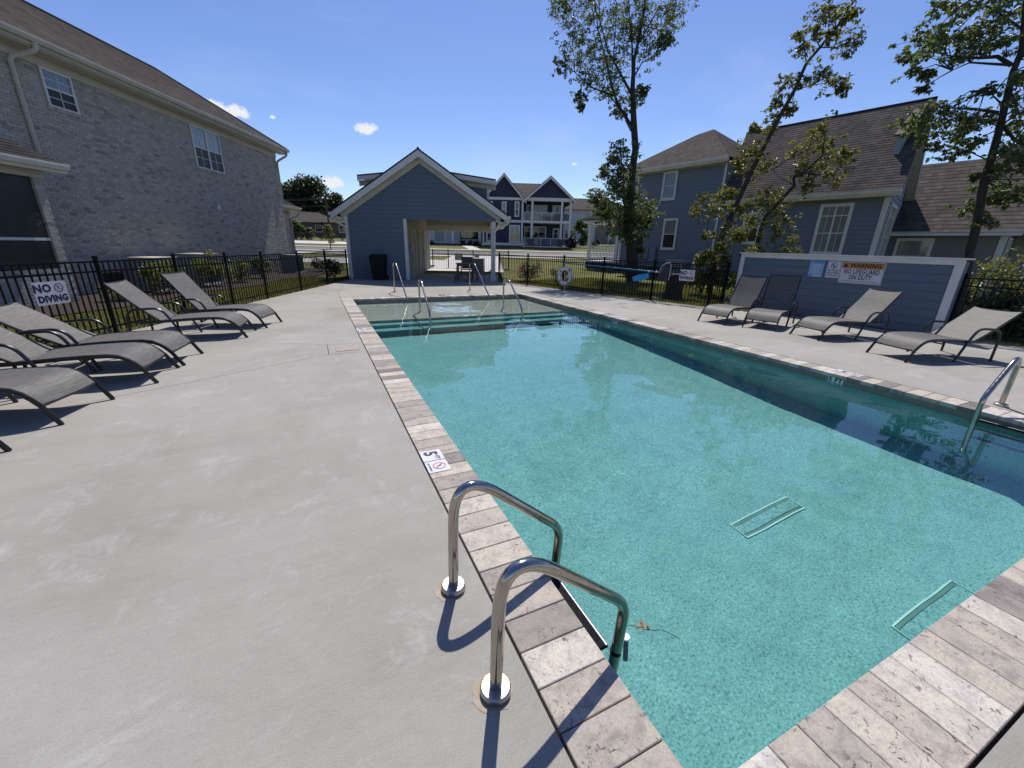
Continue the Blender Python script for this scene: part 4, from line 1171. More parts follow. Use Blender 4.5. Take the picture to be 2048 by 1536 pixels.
# main roof
EO, FO = 0.46, 0.30                                # eave and front overhang
RI = (5.10 - 2.72) / (PK + EO)
zL = lambda s: 5.10 - RI * abs(s - PK)
sl, sr = -EO, SW + EO
for (se) in (sl, sr):
    shingles(ph, WF(se, FO, zL(se)), WF(se, -PHD - 0.4, zL(se)), WF(PK, -PHD - 0.4, 5.10), WF(PK, FO, 5.10), M['shingle'])
    # rake fascia and the trim under it
    sg = -1 if se < PK else 1
    def rk(t0, t1, d0, d1, nm, mat, inset=0.0):
        a, b = se - sg * inset, PK
        MB().hexa([WF(a, t0, zL(a) - d1), WF(b, t0, 5.10 - d1), WF(b, t1, 5.10 - d1), WF(a, t1, zL(a) - d1), WF(a, t0, zL(a) - d0), WF(b, t0, 5.10 - d0), WF(b, t1, 5.10 - d0), WF(a, t1, zL(a) - d0)]).build(nm, M[mat], ph)
    rk(FO - 0.035, FO - 0.002, 0.055, 0.30, 'rake_board', 'trim')
    rk(0.0, FO - 0.036, 0.24, 0.26, 'soffit', 'trim')
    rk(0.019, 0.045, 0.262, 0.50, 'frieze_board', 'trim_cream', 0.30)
    # eave return, gutter, downspout
    e0, e1 = min(se, se - sg * 0.44), max(se, se - sg * 0.44)
    MB().box(e0, e1, 0.046, FO - 0.04, zL(se) - 0.30, zL(se) - 0.275, WF).build('eave_return', M['trim'], ph)
    MB().box(min(se, se + sg * 0.12), max(se, se + sg * 0.12), -PHD, FO - 0.04, zL(se) - 0.16, zL(se) - 0.04, WF).build('gutter', M['trim'], ph)
    MB().box(min(se, se - sg * 0.4), max(se, se - sg * 0.4), -PHD, -0.02, zL(se) - 0.31, zL(se) - 0.28, WF).build('soffit', M['trim'], ph)
    sd = 0.10 if sg < 0 else SW - 0.12
    MB().tube(bend([WF(se + sg * 0.05, FO - 0.12, zL(se) - 0.16), WF(se + sg * 0.03, FO - 0.12, zL(se) - 0.32), WF(sd - 0.07 if sg < 0 else sd + 0.02, 0.07, zL(se) - 0.62), WF(sd - 0.10 if sg < 0 else sd + 0.02, 0.07, 0.14), WF(sd - 0.10 if sg < 0 else sd + 0.06, 0.17, 0.05)], 0.1), 0.042, 10, flat=0.9).build('downspout', M['trim'], ph, smooth=True)
MB().tube([WF(PK, FO, 5.11), WF(PK, -PHD - 0.4, 5.11)], 0.04, 6).build('ridge_cap', M['roof_edge'], ph)
# clerestory across the roof
C0, C1, CT0, CT1 = 0.42, 6.02, -2.1, -5.2
MB().box(C0 + 0.02, C1 - 0.02, CT1, CT0 - 0.01, 3.0, 4.22, WF).build('clerestory_wall', M['blue'], ph)
WC = WF.off(CT0)
siding(ph, WC, M['blue'], 3.05, 4.15, lambda z: (C0 + 0.1, C1 - 0.1), 0.176)
MB().box(C0, C0 + 0.11, CT0 - 0.09, CT0 + 0.03, 2.9, 4.12, WF).build('corner_board', M['trim'], ph)
MB().box(C1 - 0.11, C1, CT0 - 0.09, CT0 + 0.03, 2.9, 4.12, WF).build('corner_board', M['trim'], ph)
cm = (C0 + C1) / 2
for se in (C0 - 0.3, C1 + 0.3):
    zc = 4.36
    shingles(ph, WF(se, CT0 + 0.3, zc), WF(se, CT1 - 0.2, zc), WF(cm, CT1 - 0.2, zc + 0.36), WF(cm, CT0 + 0.3, zc + 0.36), M['shingle_dark'], name='clerestory_roof')
    MB().hexa([WF(se, CT0 + 0.265, zc - 0.22), WF(cm, CT0 + 0.265, zc + 0.14), WF(cm, CT0 + 0.298, zc + 0.14), WF(se, CT0 + 0.298, zc - 0.22), WF(se, CT0 + 0.265, zc - 0.052), WF(cm, CT0 + 0.265, zc + 0.308), WF(cm, CT0 + 0.298, zc + 0.308), WF(se, CT0 + 0.298, zc - 0.052)]).build('rake_board', M['trim'], ph)
    MB().hexa([WF(se, CT0, zc - 0.25), WF(cm, CT0, zc + 0.10), WF(cm, CT0 + 0.264, zc + 0.10), WF(se, CT0 + 0.264, zc - 0.25), WF(se, CT0, zc - 0.23), WF(cm, CT0, zc + 0.12), WF(cm, CT0 + 0.264, zc + 0.12), WF(se, CT0 + 0.264, zc - 0.23)]).build('soffit', M['trim'], ph)
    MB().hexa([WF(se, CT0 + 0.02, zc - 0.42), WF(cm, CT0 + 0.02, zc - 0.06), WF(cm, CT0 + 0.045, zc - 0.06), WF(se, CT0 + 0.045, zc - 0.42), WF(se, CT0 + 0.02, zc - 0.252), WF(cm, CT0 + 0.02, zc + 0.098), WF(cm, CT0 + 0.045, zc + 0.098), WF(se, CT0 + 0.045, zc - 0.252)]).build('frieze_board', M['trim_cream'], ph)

# gate and fence behind the breezeway
g0, g1, g2, g3 = [WF(s, -PHD - 0.62, 0) for s in (2.62, 3.55, 5.05, 7.2)]
gt = fence('metal_gate', [(g0.x, g0.y), (g1.x, g1.y), (g2.x, g2.y), (g3.x, g3.y)], 'black metal picket gate and fence closing the back of the breezeway')
gt['category'] = 'gate'
WG = WF.off(-PHD - 0.62)
for (s0, s1, z0, z1, lab) in ((3.95, 4.42, 0.62, 1.02, 'grey rectangular plate on the breezeway gate'), (5.12, 5.42, 0.78, 1.0, 'small grey plate on the fence right beside the breezeway gate')):
    o = MB().box(s0, s1, 0.02, 0.028, z0, z1, WG).build('gate_plate', M['grey_plastic'], None); tag(o, lab, 'sign')

# bin, table, chairs
b0 = WF(1.34, 0.42, 0)
bn = thing('wheeled_bin', b0, 'black wheeled rubbish bin against the blue pool house wall', 'bin')
def fr(cx, cy, rot):
    c, s = math.cos(rot), math.sin(rot)
    return lambda x, y, z: Vector((cx + x * c - y * s, cy + x * s + y * c, z))
FB = fr(b0.x, b0.y, -R(TH))
MB().hexa([FB(-.24, -.24, .06), FB(.24, -.24, .06), FB(.24, .24, .06), FB(-.24, .24, .06), FB(-.30, -.31, .95), FB(.30, -.31, .95), FB(.30, .31, .95), FB(-.30, .31, .95)]).build('body', M['black_plastic'], bn, bevel=0.02)
MB().hexa([FB(-.32, -.34, .955), FB(.32, -.34, .955), FB(.32, .34, .955), FB(-.32, .34, .955), FB(-.28, -.28, 1.03), FB(.28, -.28, 1.03), FB(.29, .33, 1.05), FB(-.29, .33, 1.05)]).build('lid', M['black_plastic'], bn, bevel=0.015)
for s in (-1, 1):
    MB().tube([FB(s * .25, .22, .1), FB(s * .30, .22, .1)], 0.10, 16).build('wheel', M['black_plastic'], bn)
MB().tube([FB(-.22, .37, .93), FB(.22, .37, .93)], 0.018, 8).build('handle', M['black_plastic'], bn)

t0 = WF(5.05, -0.55, 0)
tb = thing('patio_table', t0, 'square dark patio table under the pool house roof', 'table')
FT = fr(t0.x, t0.y, -R(TH))
MB().box(-.5, .5, -.5, .5, .70, .73, FT).build('table_top', M['frame'], tb, bevel=0.006)
MB().box(-.46, .46, -.46, .46, .62, .695, FT).build('apron', M['frame'], tb)
for a in (-1, 1):
    for b in (-1, 1):
        MB().box(a * .44 - .03, a * .44 + .03, b * .44 - .03, b * .44 + .03, 0, .615, FT).build('leg', M['frame'], tb)
def chair(pos, rot, label):
    t = thing('patio_chair', pos, label, 'chair', 'patio chairs round the table')
    F = fr(pos[0], pos[1], rot)
    MB().hexa([F(-.25, -.26, .40), F(.25, -.26, .40), F(.25, .24, .38), F(-.25, .24, .38), F(-.25, -.26, .44), F(.25, -.26, .44), F(.25, .24, .42), F(-.25, .24, .42)]).build('seat', M['sling'], t)
    MB().hexa([F(-.25, .23, .44), F(.25, .23, .44), F(.25, .26, .44), F(-.25, .26, .44), F(-.25, .36, .98), F(.25, .36, .98), F(.25, .39, .98), F(-.25, .39, .98)]).build('backrest', M['sling'], t)
    for a in (-1, 1):
        MB().tube([F(a * .27, -.25, 0), F(a * .27, -.25, .62)], .014, 6).build('leg', M['frame'], t)
        MB().tube([F(a * .27, .36, 0), F(a * .27, .24, .42), F(a * .27, .38, 1.0)], .014, 6).build('leg', M['frame'], t)
        MB().tube([F(a * .27, -.27, .62), F(a * .27, .28, .60)], .017, 6).build('armrest', M['frame'], t)
q = WF(5.55, 0.12, 0); chair(q, -R(TH) + math.pi, 'dark sling patio chair with its back to the pool, beside the white porch post')
q = WF(4.98, -1.35, 0); chair(q, -R(TH), 'dark sling patio chair on the gate side of the patio table')
q = WF(4.85, 0.55, 0)
ot = thing('footstool', q, 'low dark footstool in front of the patio table', 'stool')
FO2 = fr(q.x, q.y, -R(TH))
MB().box(-.3, .3, -.22, .22, .26, .30, FO2).build('seat', M['sling'], ot)
for a in (-1, 1):
    for b in (-1, 1): MB().box(a * .27 - .015, a * .27 + .015, b * .19 - .015, b * .19 + .015, 0, .258, FO2).build('leg', M['frame'], ot)

# ------------------------------------------------------------------ whitewashed brick house
B0 = at_d(556, 300, 26.0)
WH = Wall((B0.x, B0.y), 23.5, False)               # s runs away from the camera (0 = far corner), t towards the pool
HG = 0.02
hs = WH(-8, -2.5, 0)
bh = thing('brick_house', (hs.x, hs.y, HG), 'two-storey whitewashed brick house with grey shingle roof beyond the fence', 'house')
S0, S1, HZ = -19.0, -0.35, 5.62
WINS = [(-11.36, -10.58, 4.56, 5.40), (-6.32, -4.74, 4.02, 5.42)]
m = MB(); m.box(S0, S1, -5.6, -0.012, HG - 0.1, HZ, WH); m.build('wall', M['mortar'], bh)
PORCH_S = -12.95
# bricks: courses of running bond on the long wall
BL, BH_ = 0.20, 0.0667
bricks = []
row = 0; z = HG + 0.01
while z + BH_ < HZ - 0.02:
    s = S0 + (0.105 if row % 2 else 0.0)
    while s + BL < S1:
        e = s + BL
        if not any(s < w1 + 0.06 and e > w0 - 0.06 and z < z1 + 0.02 and z + BH_ > z0 - 0.09 for w0, w1, z0, z1 in WINS):
            if not (s < -12.9 and z > 0.9 and z < 3.0): bricks.append((s, z))
        s += BL + 0.01
    row += 1; z += 0.0767
def px_size(s, z):
    p = WH(s, 0, z); v = p - CAM; dep = v.dot(_fw)
    x = 1024 + FPX * v.dot(_r2) / dep; y = 768 - FPX * v.dot(_u2) / dep
    return (1 / dep) if (dep > 0 and 0 < x < 2048 and 0 < y < 640) else 0
order = sorted(bricks, key=lambda b: -px_size(*b))
near, rest = order[:300], order[300:]
bm_ = MB(); bm_.box(0, BL, -0.011, 0.0, 0, BH_, lambda s, t, z: WH.d * s + WH.n * t + Vector((0, 0, z)))
bme = bpy.data.meshes.new('brick'); bme.from_pydata([tuple(v) for v in bm_.v], [], bm_.f); bme.materials.append(M['brick'])
rb = random.Random(9)
for s, z in near:
    o = mesh_obj('brick', bme, bh); o.location = WH(s, rb.uniform(-0.003, 0.004), z) - ORG[bh]
m = MB()
for s, z in rest:
    k = rb.uniform(-0.003, 0.004)
    a = [WH(s, k, z), WH(s + BL, k, z), WH(s + BL, k, z + BH_), WH(s, k, z + BH_)]; b = [WH(s, -0.0115, z), WH(s + BL, -0.0115, z), WH(s + BL, -0.0115, z + BH_), WH(s, -0.0115, z + BH_)]
    m.add(a + b, [(0, 1, 2, 3), (0, 4, 5, 1), (1, 5, 6, 2), (2, 6, 7, 3), (3, 7, 4, 0)])
m.build('brickwork', M['brick'], bh, stuff=True)
for (w0, w1, z0, z1), cols, mu in zip(WINS, (1, 2), ((1, 1), (1, 1))):
    window(bh, WH, w0, w1, z0, z1, cols, ('screen_pane', 'glass_blind'), 0.5, 0.05, 0.0, 'trim', mu, False, 0.07)
    sl_ = MB()
    k = w0 - 0.04
    while k < w1 - 0.02:
        sl_.box(k, k + 0.062, -0.01, 0.02, z0 - 0.085, z0 - 0.005, WH); k += 0.07
    sl_.build('brick_sill', M['brick'], bh, stuff=True)
# eaves, gutter, roof
RZ, RW = 8.05, 3.0
def fascia(W, s0, s1, t0, z, parent, mat='trim_cream'):
    MB().box(s0, s1, t0 - 0.03, t0, z - 0.2, z - 0.01, W).build('fascia', M[mat], parent)
    g = MB(); pr = [(t0 + 0.002, z - 0.13), (t0 + 0.08, z - 0.13), (t0 + 0.12, z - 0.05), (t0 + 0.12, z - 0.01), (t0 + 0.002, z - 0.01)]
    g.add([W(s0, a, b) for a, b in pr] + [W(s1, a, b) for a, b in pr], [(0, 1, 2, 3, 4), (9, 8, 7, 6, 5)] + [(i, (i + 1) % 5, 5 + (i + 1) % 5, 5 + i) for i in range(5)])
    g.build('gutter', M[mat], parent)
EZ = 5.84
fascia(WH, S0 - 0.4, 0.06, 0.42, EZ, bh)
MB().box(S0, 0.06, 0.0, 0.39, EZ - 0.23, EZ - 0.205, WH).build('soffit', M['trim_cream'], bh)
MB().box(S0, S1, 0.0, 0.022, EZ - 0.44, EZ - 0.232, WH).build('frieze_board', M['trim_cream'], bh)
hip = -2.7
shingles(bh, WH(S0 - 0.4, 0.42, EZ), WH(0.06, 0.42, EZ), WH(hip - 0.4, -RW, RZ), WH(S0 - 0.4, -RW, RZ), M['shingle'])
shingles(bh, WH(0.06, 0.42, EZ), WH(0.06, -2 * RW - 0.42, EZ), WH(hip - 0.4, -RW, RZ), WH(hip - 0.4, -RW, RZ), M['shingle'])
shingles(bh, WH(0.06, -2 * RW - 0.42, EZ), WH(S0 - 0.4, -2 * RW - 0.42, EZ), WH(S0 - 0.4, -RW, RZ), WH(hip - 0.4, -RW, RZ), M['shingle'])
MB().tube([WH(S0 - 0.4, -RW, RZ + 0.01), WH(hip - 0.4, -RW, RZ + 0.01)], 0.05, 6).build('ridge_cap', M['shingle_dark'], bh)
MB().tube([WH(hip - 0.4, -RW, RZ + 0.01), WH(0.06, 0.42, EZ + 0.02)], 0.045, 6).build('hip_cap', M['shingle'], bh)
sv = WH.pix(8, 36, -1.2)
MB().tube([WH(-10.9, -1.2, EZ + 0.75), WH(-10.9, -1.2, EZ + 1.5)], 0.04, 10).build('vent_pipe', M['trim'], bh)
# downspouts
def spout(W, pts, parent): MB().tube(bend([W(*p) for p in pts], 0.12), 0.05, 8, flat=0.8).build('downspout', M['trim_cream'], parent, smooth=True)
spout(WH, [(-0.15, 0.46, EZ - 0.1), (-0.15, 0.46, EZ - 0.3), (-0.42, 0.06, EZ - 0.62), (-0.42, 0.06, 3.45)], bh)
spout(WH, [(-11.75, 0.46, EZ - 0.1), (-11.75, 0.46, EZ - 0.28), (-12.02, 0.06, EZ - 0.5), (-12.02, 0.06, 3.35)], bh)
# one-storey wing at the far end
MB().box(-0.345, 1.3, -5.0, -0.5, HG - 0.1, 3.2, WH).build('wing_wall', M['mortar'], bh)
m = MB(); row = 0; z = HG + 0.01
while z + BH_ < 3.15:
    s = -0.34 + (0.105 if row % 2 else 0)
    while s + BL < 1.3:
        m.box(s, s + BL, -0.499, -0.488, z, z + BH_, WH); s += BL + 0.01
    row += 1; z += 0.0767
m.build('wing_brickwork', M['brick'], bh, stuff=True)
shingles(bh, WH(-0.34, -0.1, 3.28), WH(1.75, -0.1, 3.28), WH(-0.34, -2.3, 4.6), WH(-0.34, -2.3, 4.6), M['shingle_dark'], name='wing_roof')
shingles(bh, WH(1.75, -0.1, 3.28), WH(1.75, -5.4, 3.28), WH(-0.34, -2.3, 4.6), WH(-0.34, -2.3, 4.6), M['shingle_dark'], name='wing_roof')
fascia(WH, -0.34, 1.75, -0.1, 3.28, bh)
MB().box(-0.34, 1.72, -0.486, -0.132, 3.05, 3.07, WH).build('soffit', M['trim_cream'], bh)
spout(WH, [(1.5, -0.06, 3.1), (1.5, -0.06, 2.9), (1.2, -0.44, 2.65), (1.2, -0.44, 0.1)], bh)
# screened porch on the near end
PT = 0.95
MB().box(S0, -13.05, 0.0, PT, HG - 0.1, 0.78, WH).build('porch_plinth', M['mortar'], bh)
m = MB(); row = 0; z = HG + 0.01
while z + BH_ < 0.80:
    s = -13.06 - (0.105 if row % 2 else 0) - BL
    while s > S0:
        m.box(s, s + BL, PT, PT + 0.011, z, z + BH_, WH); s -= BL + 0.01
    row += 1; z += 0.0767
m.build('porch_brickwork', M['brick'], bh, stuff=True)
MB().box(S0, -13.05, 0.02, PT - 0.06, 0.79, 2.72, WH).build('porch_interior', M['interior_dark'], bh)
MB().box(S0, -13.28, PT - 0.055, PT - 0.045, 0.80, 2.70, WH).build('porch_screen', glass_mat('insect_screen', (0.012, 0.012, 0.013), 0.4), bh)
m = MB(); row = 0; z = 0.80
while z + BH_ < 2.72:
    m.box(-13.25, -13.05 - (0.06 if row % 2 else 0), PT - 0.1, PT + 0.008, z, z + BH_, WH); z += 0.0767; row += 1
m.build('porch_pier', M['brick'], bh, stuff=True)
MB().box(-13.248, -13.06, PT - 0.09, PT - 0.002, 0.79, 2.72, WH).build('pier_core', M['mortar'], bh)
MB().box(S0, -13.26, PT - 0.04, PT - 0.005, 1.40, 1.46, WH).build('screen_rail', M['trim'], bh)
MB().box(S0, -13.0, PT - 0.08, PT + 0.02, 2.72, 2.92, WH).build('porch_beam', M['trim_cream'], bh)
fascia(WH, S0, -12.7, PT + 0.26, 3.06, bh, 'trim')
MB().box(S0, -12.72, 0.02, PT + 0.22, 2.93, 2.95, WH).build('porch_soffit', M['trim_cream'], bh)
shingles(bh, WH(S0, PT + 0.26, 3.06), WH(-12.7, PT + 0.26, 3.06), WH(-13.9, 0.02, 3.85), WH(S0, 0.02, 3.85), M['shingle_dark'], name='porch_roof')
shingles(bh, WH(-12.7, PT + 0.26, 3.06), WH(-12.7, 0.02, 3.06), WH(-13.9, 0.02, 3.85), WH(-13.9, 0.02, 3.85), M['shingle_dark'], name='porch_roof')
MB().box(-5.65, -5.5, 0.01, 0.06, 2.62, 2.78, WH).build('wall_vent', M['trim'], bh)
# the house's condensers and the bed in front
def condenser(W, s, t, w, h, label, dp=0.75):
    c = W(s, t, 0); z0 = tz(c.x, c.y)
    a = thing('air_conditioner', (c.x, c.y, z0), label, 'air conditioner')
    MB().box(s - w / 2, s + w / 2, t - dp / 2, t + dp / 2, z0 + 0.05, z0 + h, W).build('casing', M['metal_grey'], a, bevel=0.015)
    MB().box(s - w / 2 - 0.02, s + w / 2 + 0.02, t - dp / 2 - 0.02, t + dp / 2 + 0.02, z0 + h, z0 + h + 0.03, W).build('top_panel', M['trim_cream'], a)
    g = MB()
    for k in range(9): g.box(s - w / 2 + 0.05, s + w / 2 - 0.05, t + dp / 2, t + dp / 2 + 0.006, z0 + 0.12 + k * (h - 0.22) / 9, z0 + 0.15 + k * (h - 0.22) / 9, W)
    g.build('grille', M['black_plastic'], a)
    MB().box(s - w / 2 - 0.06, s + w / 2 + 0.06, t - dp / 2 - 0.06, t + dp / 2 + 0.06, z0 - 0.03, z0 + 0.048, W).build('pad', M['concrete_far'], a)
condenser(WH, -10.3, 0.75, 0.9, 0.95, 'grey air conditioner by the brick house, beside the first yellow-green shrub')
condenser(WH, -8.35, 0.75, 0.95, 1.02, 'grey air conditioner against the brick house, between the two big yellow-green shrubs')
condenser(WH, -1.9, 0.8, 0.8, 0.85, 'grey air conditioner at the far corner of the brick house')
m = MB()
ss = [S0 + 0.9 * i for i in range(23)]
for a, b in zip(ss[:-1], ss[1:]):
    f = lambda s: 2.55 + 0.25 * math.sin(s * 1.3)
    m.quad(*[WH(s, t, tz(*WH(s, t, 0).xy) + 0.03) for s, t in ((a, f(a)), (b, f(b)), (b, 0.01), (a, 0.01))])
m.build('mulch_bed', M['mulch'], None, structure=True)

# ------------------------------------------------------------------ blue-grey house on the right
Q0 = at_d(1340, 420, 26.0)
WR = Wall((Q0.x, Q0.y), -12.0, True)                # s away from the camera, t towards the pool
if WR.n.dot(Vector((-1, 0, 0))) < 0: WR = Wall((Q0.x, Q0.y), -12.0, False)
GR0 = -0.02
hc = WR(-3, -3.5, 0)
rh = thing('blue_house', (hc.x, hc.y, GR0), 'grey-blue lap-sided house with tall brown shingle roof behind the slender trees', 'house')
SA, SB, SC = 3.2, -2.8, -9.38                     # far corner, step, near corner
E2, E1 = 5.80, 3.84
BZ = 0.55
MB().box(SB, SA, -7.0, -0.01, BZ, E2, WR).build('tower_wall', M['blue2'], rh)
MB().prism([(SC + 0.02, -0.01), (SB - 0.001, -0.01), (SB - 0.001, -5.0), (SC + 0.75, -5.0)], BZ, E1, WR).build('main_wall', M['blue2'], rh)
MB().prism([(SC + 0.02, 0.0), (SA, 0.0), (SA, -5.0), (SC + 0.75, -5.0)], GR0 - 0.2, BZ - 0.002, WR).build('foundation', M['brick_dark'], rh)
siding(rh, WR, M['blue2'], BZ, E2 - 0.25, lambda z: (SB + (0.0 if z < E1 else 0.0), SA - 0.1), 0.172)
siding(rh, WR, M['blue2'], BZ, E1 - 0.22, lambda z: (SC + 0.12, SB - 0.005), 0.172)
MB().box(SC - 0.02, SC + 0.12, -0.1, 0.03, BZ, E1 - 0.22, WR).build('corner_board', M['trim'], rh)
MB().box(SA - 0.1, SA + 0.02, -0.1, 0.03, BZ, E2 - 0.25, WR).build('corner_board', M['trim'], rh)
MB().box(SB - 0.05, SB + 0.05, 0.016, 0.035, BZ, E2 - 0.25, WR).build('corner_board', M['trim'], rh)
MB().box(SC, SB - 0.06, 0.0, 0.03, E1 - 0.22, E1 - 0.03, WR).build('frieze_board', M['trim_cream'], rh)
MB().box(SB, SA, 0.0, 0.03, E2 - 0.25, E2 - 0.03, WR).build('frieze_board', M['trim_cream'], rh)
window(rh, WR, -0.22, 0.66, 4.14, 5.56, 1, ('glass_blind', 'glass_blind'), 0.5, 0.11, 0.02)
window(rh, WR, 2.25, 2.98, 4.14, 5.56, 1, ('glass_blind', 'glass_blind'), 0.5, 0.11, 0.02)
window(rh, WR, -0.63, 0.26, 1.54, 3.16, 1, ('glass', 'glass_curtain'), 0.5, 0.11, 0.02)
window(rh, WR, -8.36, -7.2, 1.50, 3.48, 2, ('glass_curtain', 'glass_curtain'), 0.52, 0.12, 0.02, transom=0.2, munt=(1, 0))
window(rh, WR, -4.95, -4.1, 1.9, 3.3, 1, ('glass', 'glass_blind'), 0.5, 0.11, 0.02)
# utility boxes
for (s0, s1, z0, z1) in ((1.5, 1.85, 0.95, 1.55), (0.98, 1.35, 0.95, 1.6), (0.5, 0.92, 0.5, 1.65)):
    MB().box(s0, s1, 0.018, 0.16, z0, z1, WR).build('meter_box', M['blue2'], rh, bevel=0.01)
# two-storey hip roof
pkt = WR(*( (WR.pix(1427, 261, -3.3)[0], -3.3, 8.05)))
pk = (WR.pix(1427, 261, -3.3)[0], -3.3)
eo = 0.42
shingles(rh, WR(SB - 0.25, eo, E2), WR(SA + eo, eo, E2), WR(pk[0] + 0.9, pk[1], 7.95), WR(pk[0], pk[1], 8.05), M['shingle'])
shingles(rh, WR(SA + eo, eo, E2), WR(SA + eo, -7.4, E2), WR(pk[0] + 0.9, pk[1], 7.95), WR(pk[0] + 0.9, pk[1], 7.95), M['shingle'])
shingles(rh, WR(SB - 0.25, eo, E2), WR(SB - 0.25, -7.4, E2), WR(pk[0], pk[1], 8.05), WR(pk[0], pk[1], 8.05), M['shingle'])
shingles(rh, WR(SA + eo, -7.4, E2), WR(SB - 0.25, -7.4, E2), WR(pk[0], pk[1], 8.05), WR(pk[0] + 0.9, pk[1], 7.95), M['shingle'])
fascia(WR, SB - 0.25, SA + eo, eo, E2, rh, 'trim')
MB().box(SB, SA + eo, 0.03, eo - 0.03, E2 - 0.22, E2 - 0.2, WR).build('soffit', M['trim_cream'], rh)
# main gable roof
RT, RZ2 = -2.6, 7.36
NE = WR.pix(1807, 372, eo)[0]; NR = WR.pix(1875, 196, RT)[0]; NF = NR + (NR - NE) * 0.7
def rfz(t): return E1 + (RZ2 - E1) * (eo - t) / (eo - RT)
shingles(rh, WR(NE, eo, E1), WR(SB - 0.06, eo, E1), WR(SB + 0.6, RT, RZ2), WR(NR, RT, RZ2), M['shingle'])
shingles(rh, WR(NF, 2 * RT - eo, E1), WR(SB - 0.06, 2 * RT - eo, E1), WR(SB + 0.6, RT, RZ2), WR(NR, RT, RZ2), M['shingle'])
fascia(WR, NE, SB - 0.06, eo, E1, rh, 'trim')
MB().box(NE + 0.02, SB - 0.06, 0.03, eo - 0.03, E1 - 0.22, E1 - 0.2, WR).build('soffit', M['trim_cream'], rh)
MB().tube([WR(NR, RT, RZ2 + 0.01), WR(SB + 0.6, RT, RZ2 + 0.01)], 0.05, 6).build('ridge_cap', M['shingle_dark'], rh)
OVG = SC - NE
for (e_s, e_t) in ((NE, eo), (NF, 2 * RT - eo)):
    for (o0, o1, d0, d1, nm, mt) in ((0.002, 0.03, 0.055, 0.26, 'rake_board', 'trim'), (0.031, OVG - 0.03, 0.20, 0.22, 'rake_soffit', 'trim_cream')):
        MB().hexa([WR(e_s + o0, e_t, E1 - d1), WR(e_s + o1, e_t, E1 - d1), WR(NR + o1, RT, RZ2 - d1), WR(NR + o0, RT, RZ2 - d1), WR(e_s + o0, e_t, E1 - d0), WR(e_s + o1, e_t, E1 - d0), WR(NR + o1, RT, RZ2 - d0), WR(NR + o0, RT, RZ2 - d0)]).build(nm, M[mt], rh)
# gable end facing the camera
P_ = WR(SC - 0.004, 0, 0); P2_ = WR(SC + (NF - NE) * 0.9, 2 * RT, 0)
GWD = (P2_ - P_).length; _a = math.degrees(math.atan2((P2_ - P_).x, (P2_ - P_).y))
WE = Wall((P_.x, P_.y), _a, True)
if WE.n.dot(-WR.d) < 0: WE = Wall((P_.x, P_.y), _a, False)
def ge(z):
    if z < E1 - 0.3: return (0.12, GWD - 0.1)
    k = (z - (E1 - 0.3)) / (RZ2 - 0.25 - (E1 - 0.3)); return (0.12 + (GWD / 2 - 0.12) * k, GWD - 0.1 - (GWD / 2 - 0.1) * k)
MB().hexa([WE(0.05, -0.2, E1 - 0.3), WE(GWD, -0.2, E1 - 0.3), WE(GWD, -0.012, E1 - 0.3), WE(0.05, -0.012, E1 - 0.3), WE(GWD / 2 - .02, -0.2, RZ2 - 0.3), WE(GWD / 2 + .02, -0.2, RZ2 - 0.3), WE(GWD / 2 + .02, -0.012, RZ2 - 0.3), WE(GWD / 2 - .02, -0.012, RZ2 - 0.3)]).build('gable_wall', M['paleblue'], rh)
MB().box(0.05, GWD, -0.2, -0.012, BZ, E1 - 0.302, WE).build('end_wall', M['paleblue'], rh)
siding(rh, WE, M['paleblue'], BZ, RZ2 - 0.3, ge, 0.172)
MB().box(0.0, 0.12, 0.0, 0.03, BZ, E1 - 0.3, WE).build('corner_board', M['trim'], rh)
window(rh, WE, 1.2, 3.5, 1.35, 3.5, 3, ('glass', 'glass'), 0.5, 0.12, 0.022, transom=0.18)
# small dormer near the ridge
d0s, d1s = WR.pix(1790, 305, -0.9)[0], NR + 0.25
dm = MB(); tq = -0.75
dm.prism([(0, 0), (1, 0), (1, 1), (0, 1)], 0, 1, lambda x, y, z: WR(d0s + (d1s - d0s) * x * 1.0, tq - 1.45 * y, rfz(tq - 1.45 * y) - 0.1 + (0.1 + (1 - y) * 0.75) * z))
dmo = dm.build('dormer', M['paleblue'], rh)
dr = MB(); dr.hexa([WR(d0s + 0.1, tq + 0.15, rfz(tq) + 0.60), WR(d1s - 0.1, tq + 0.15, rfz(tq) + 0.60), WR(d1s - 0.1, tq - 1.5, rfz(tq - 1.5)), WR(d0s + 0.1, tq - 1.5, rfz(tq - 1.5)),
                    WR(d0s + 0.1, tq + 0.15, rfz(tq) + 0.67), WR(d1s - 0.1, tq + 0.15, rfz(tq) + 0.67), WR(d1s - 0.1, tq - 1.5, rfz(tq - 1.5) + 0.07), WR(d0s + 0.1, tq - 1.5, rfz(tq - 1.5) + 0.07)])
dr.build('dormer_roof', M['roof_edge'], dmo)
MB().tube([WR(-6.5, -1.5, rfz(-1.5)), WR(-6.5, -1.5, rfz(-1.5) + 0.22)], 0.05, 10).build('roof_vent', M['black_metal'], rh)
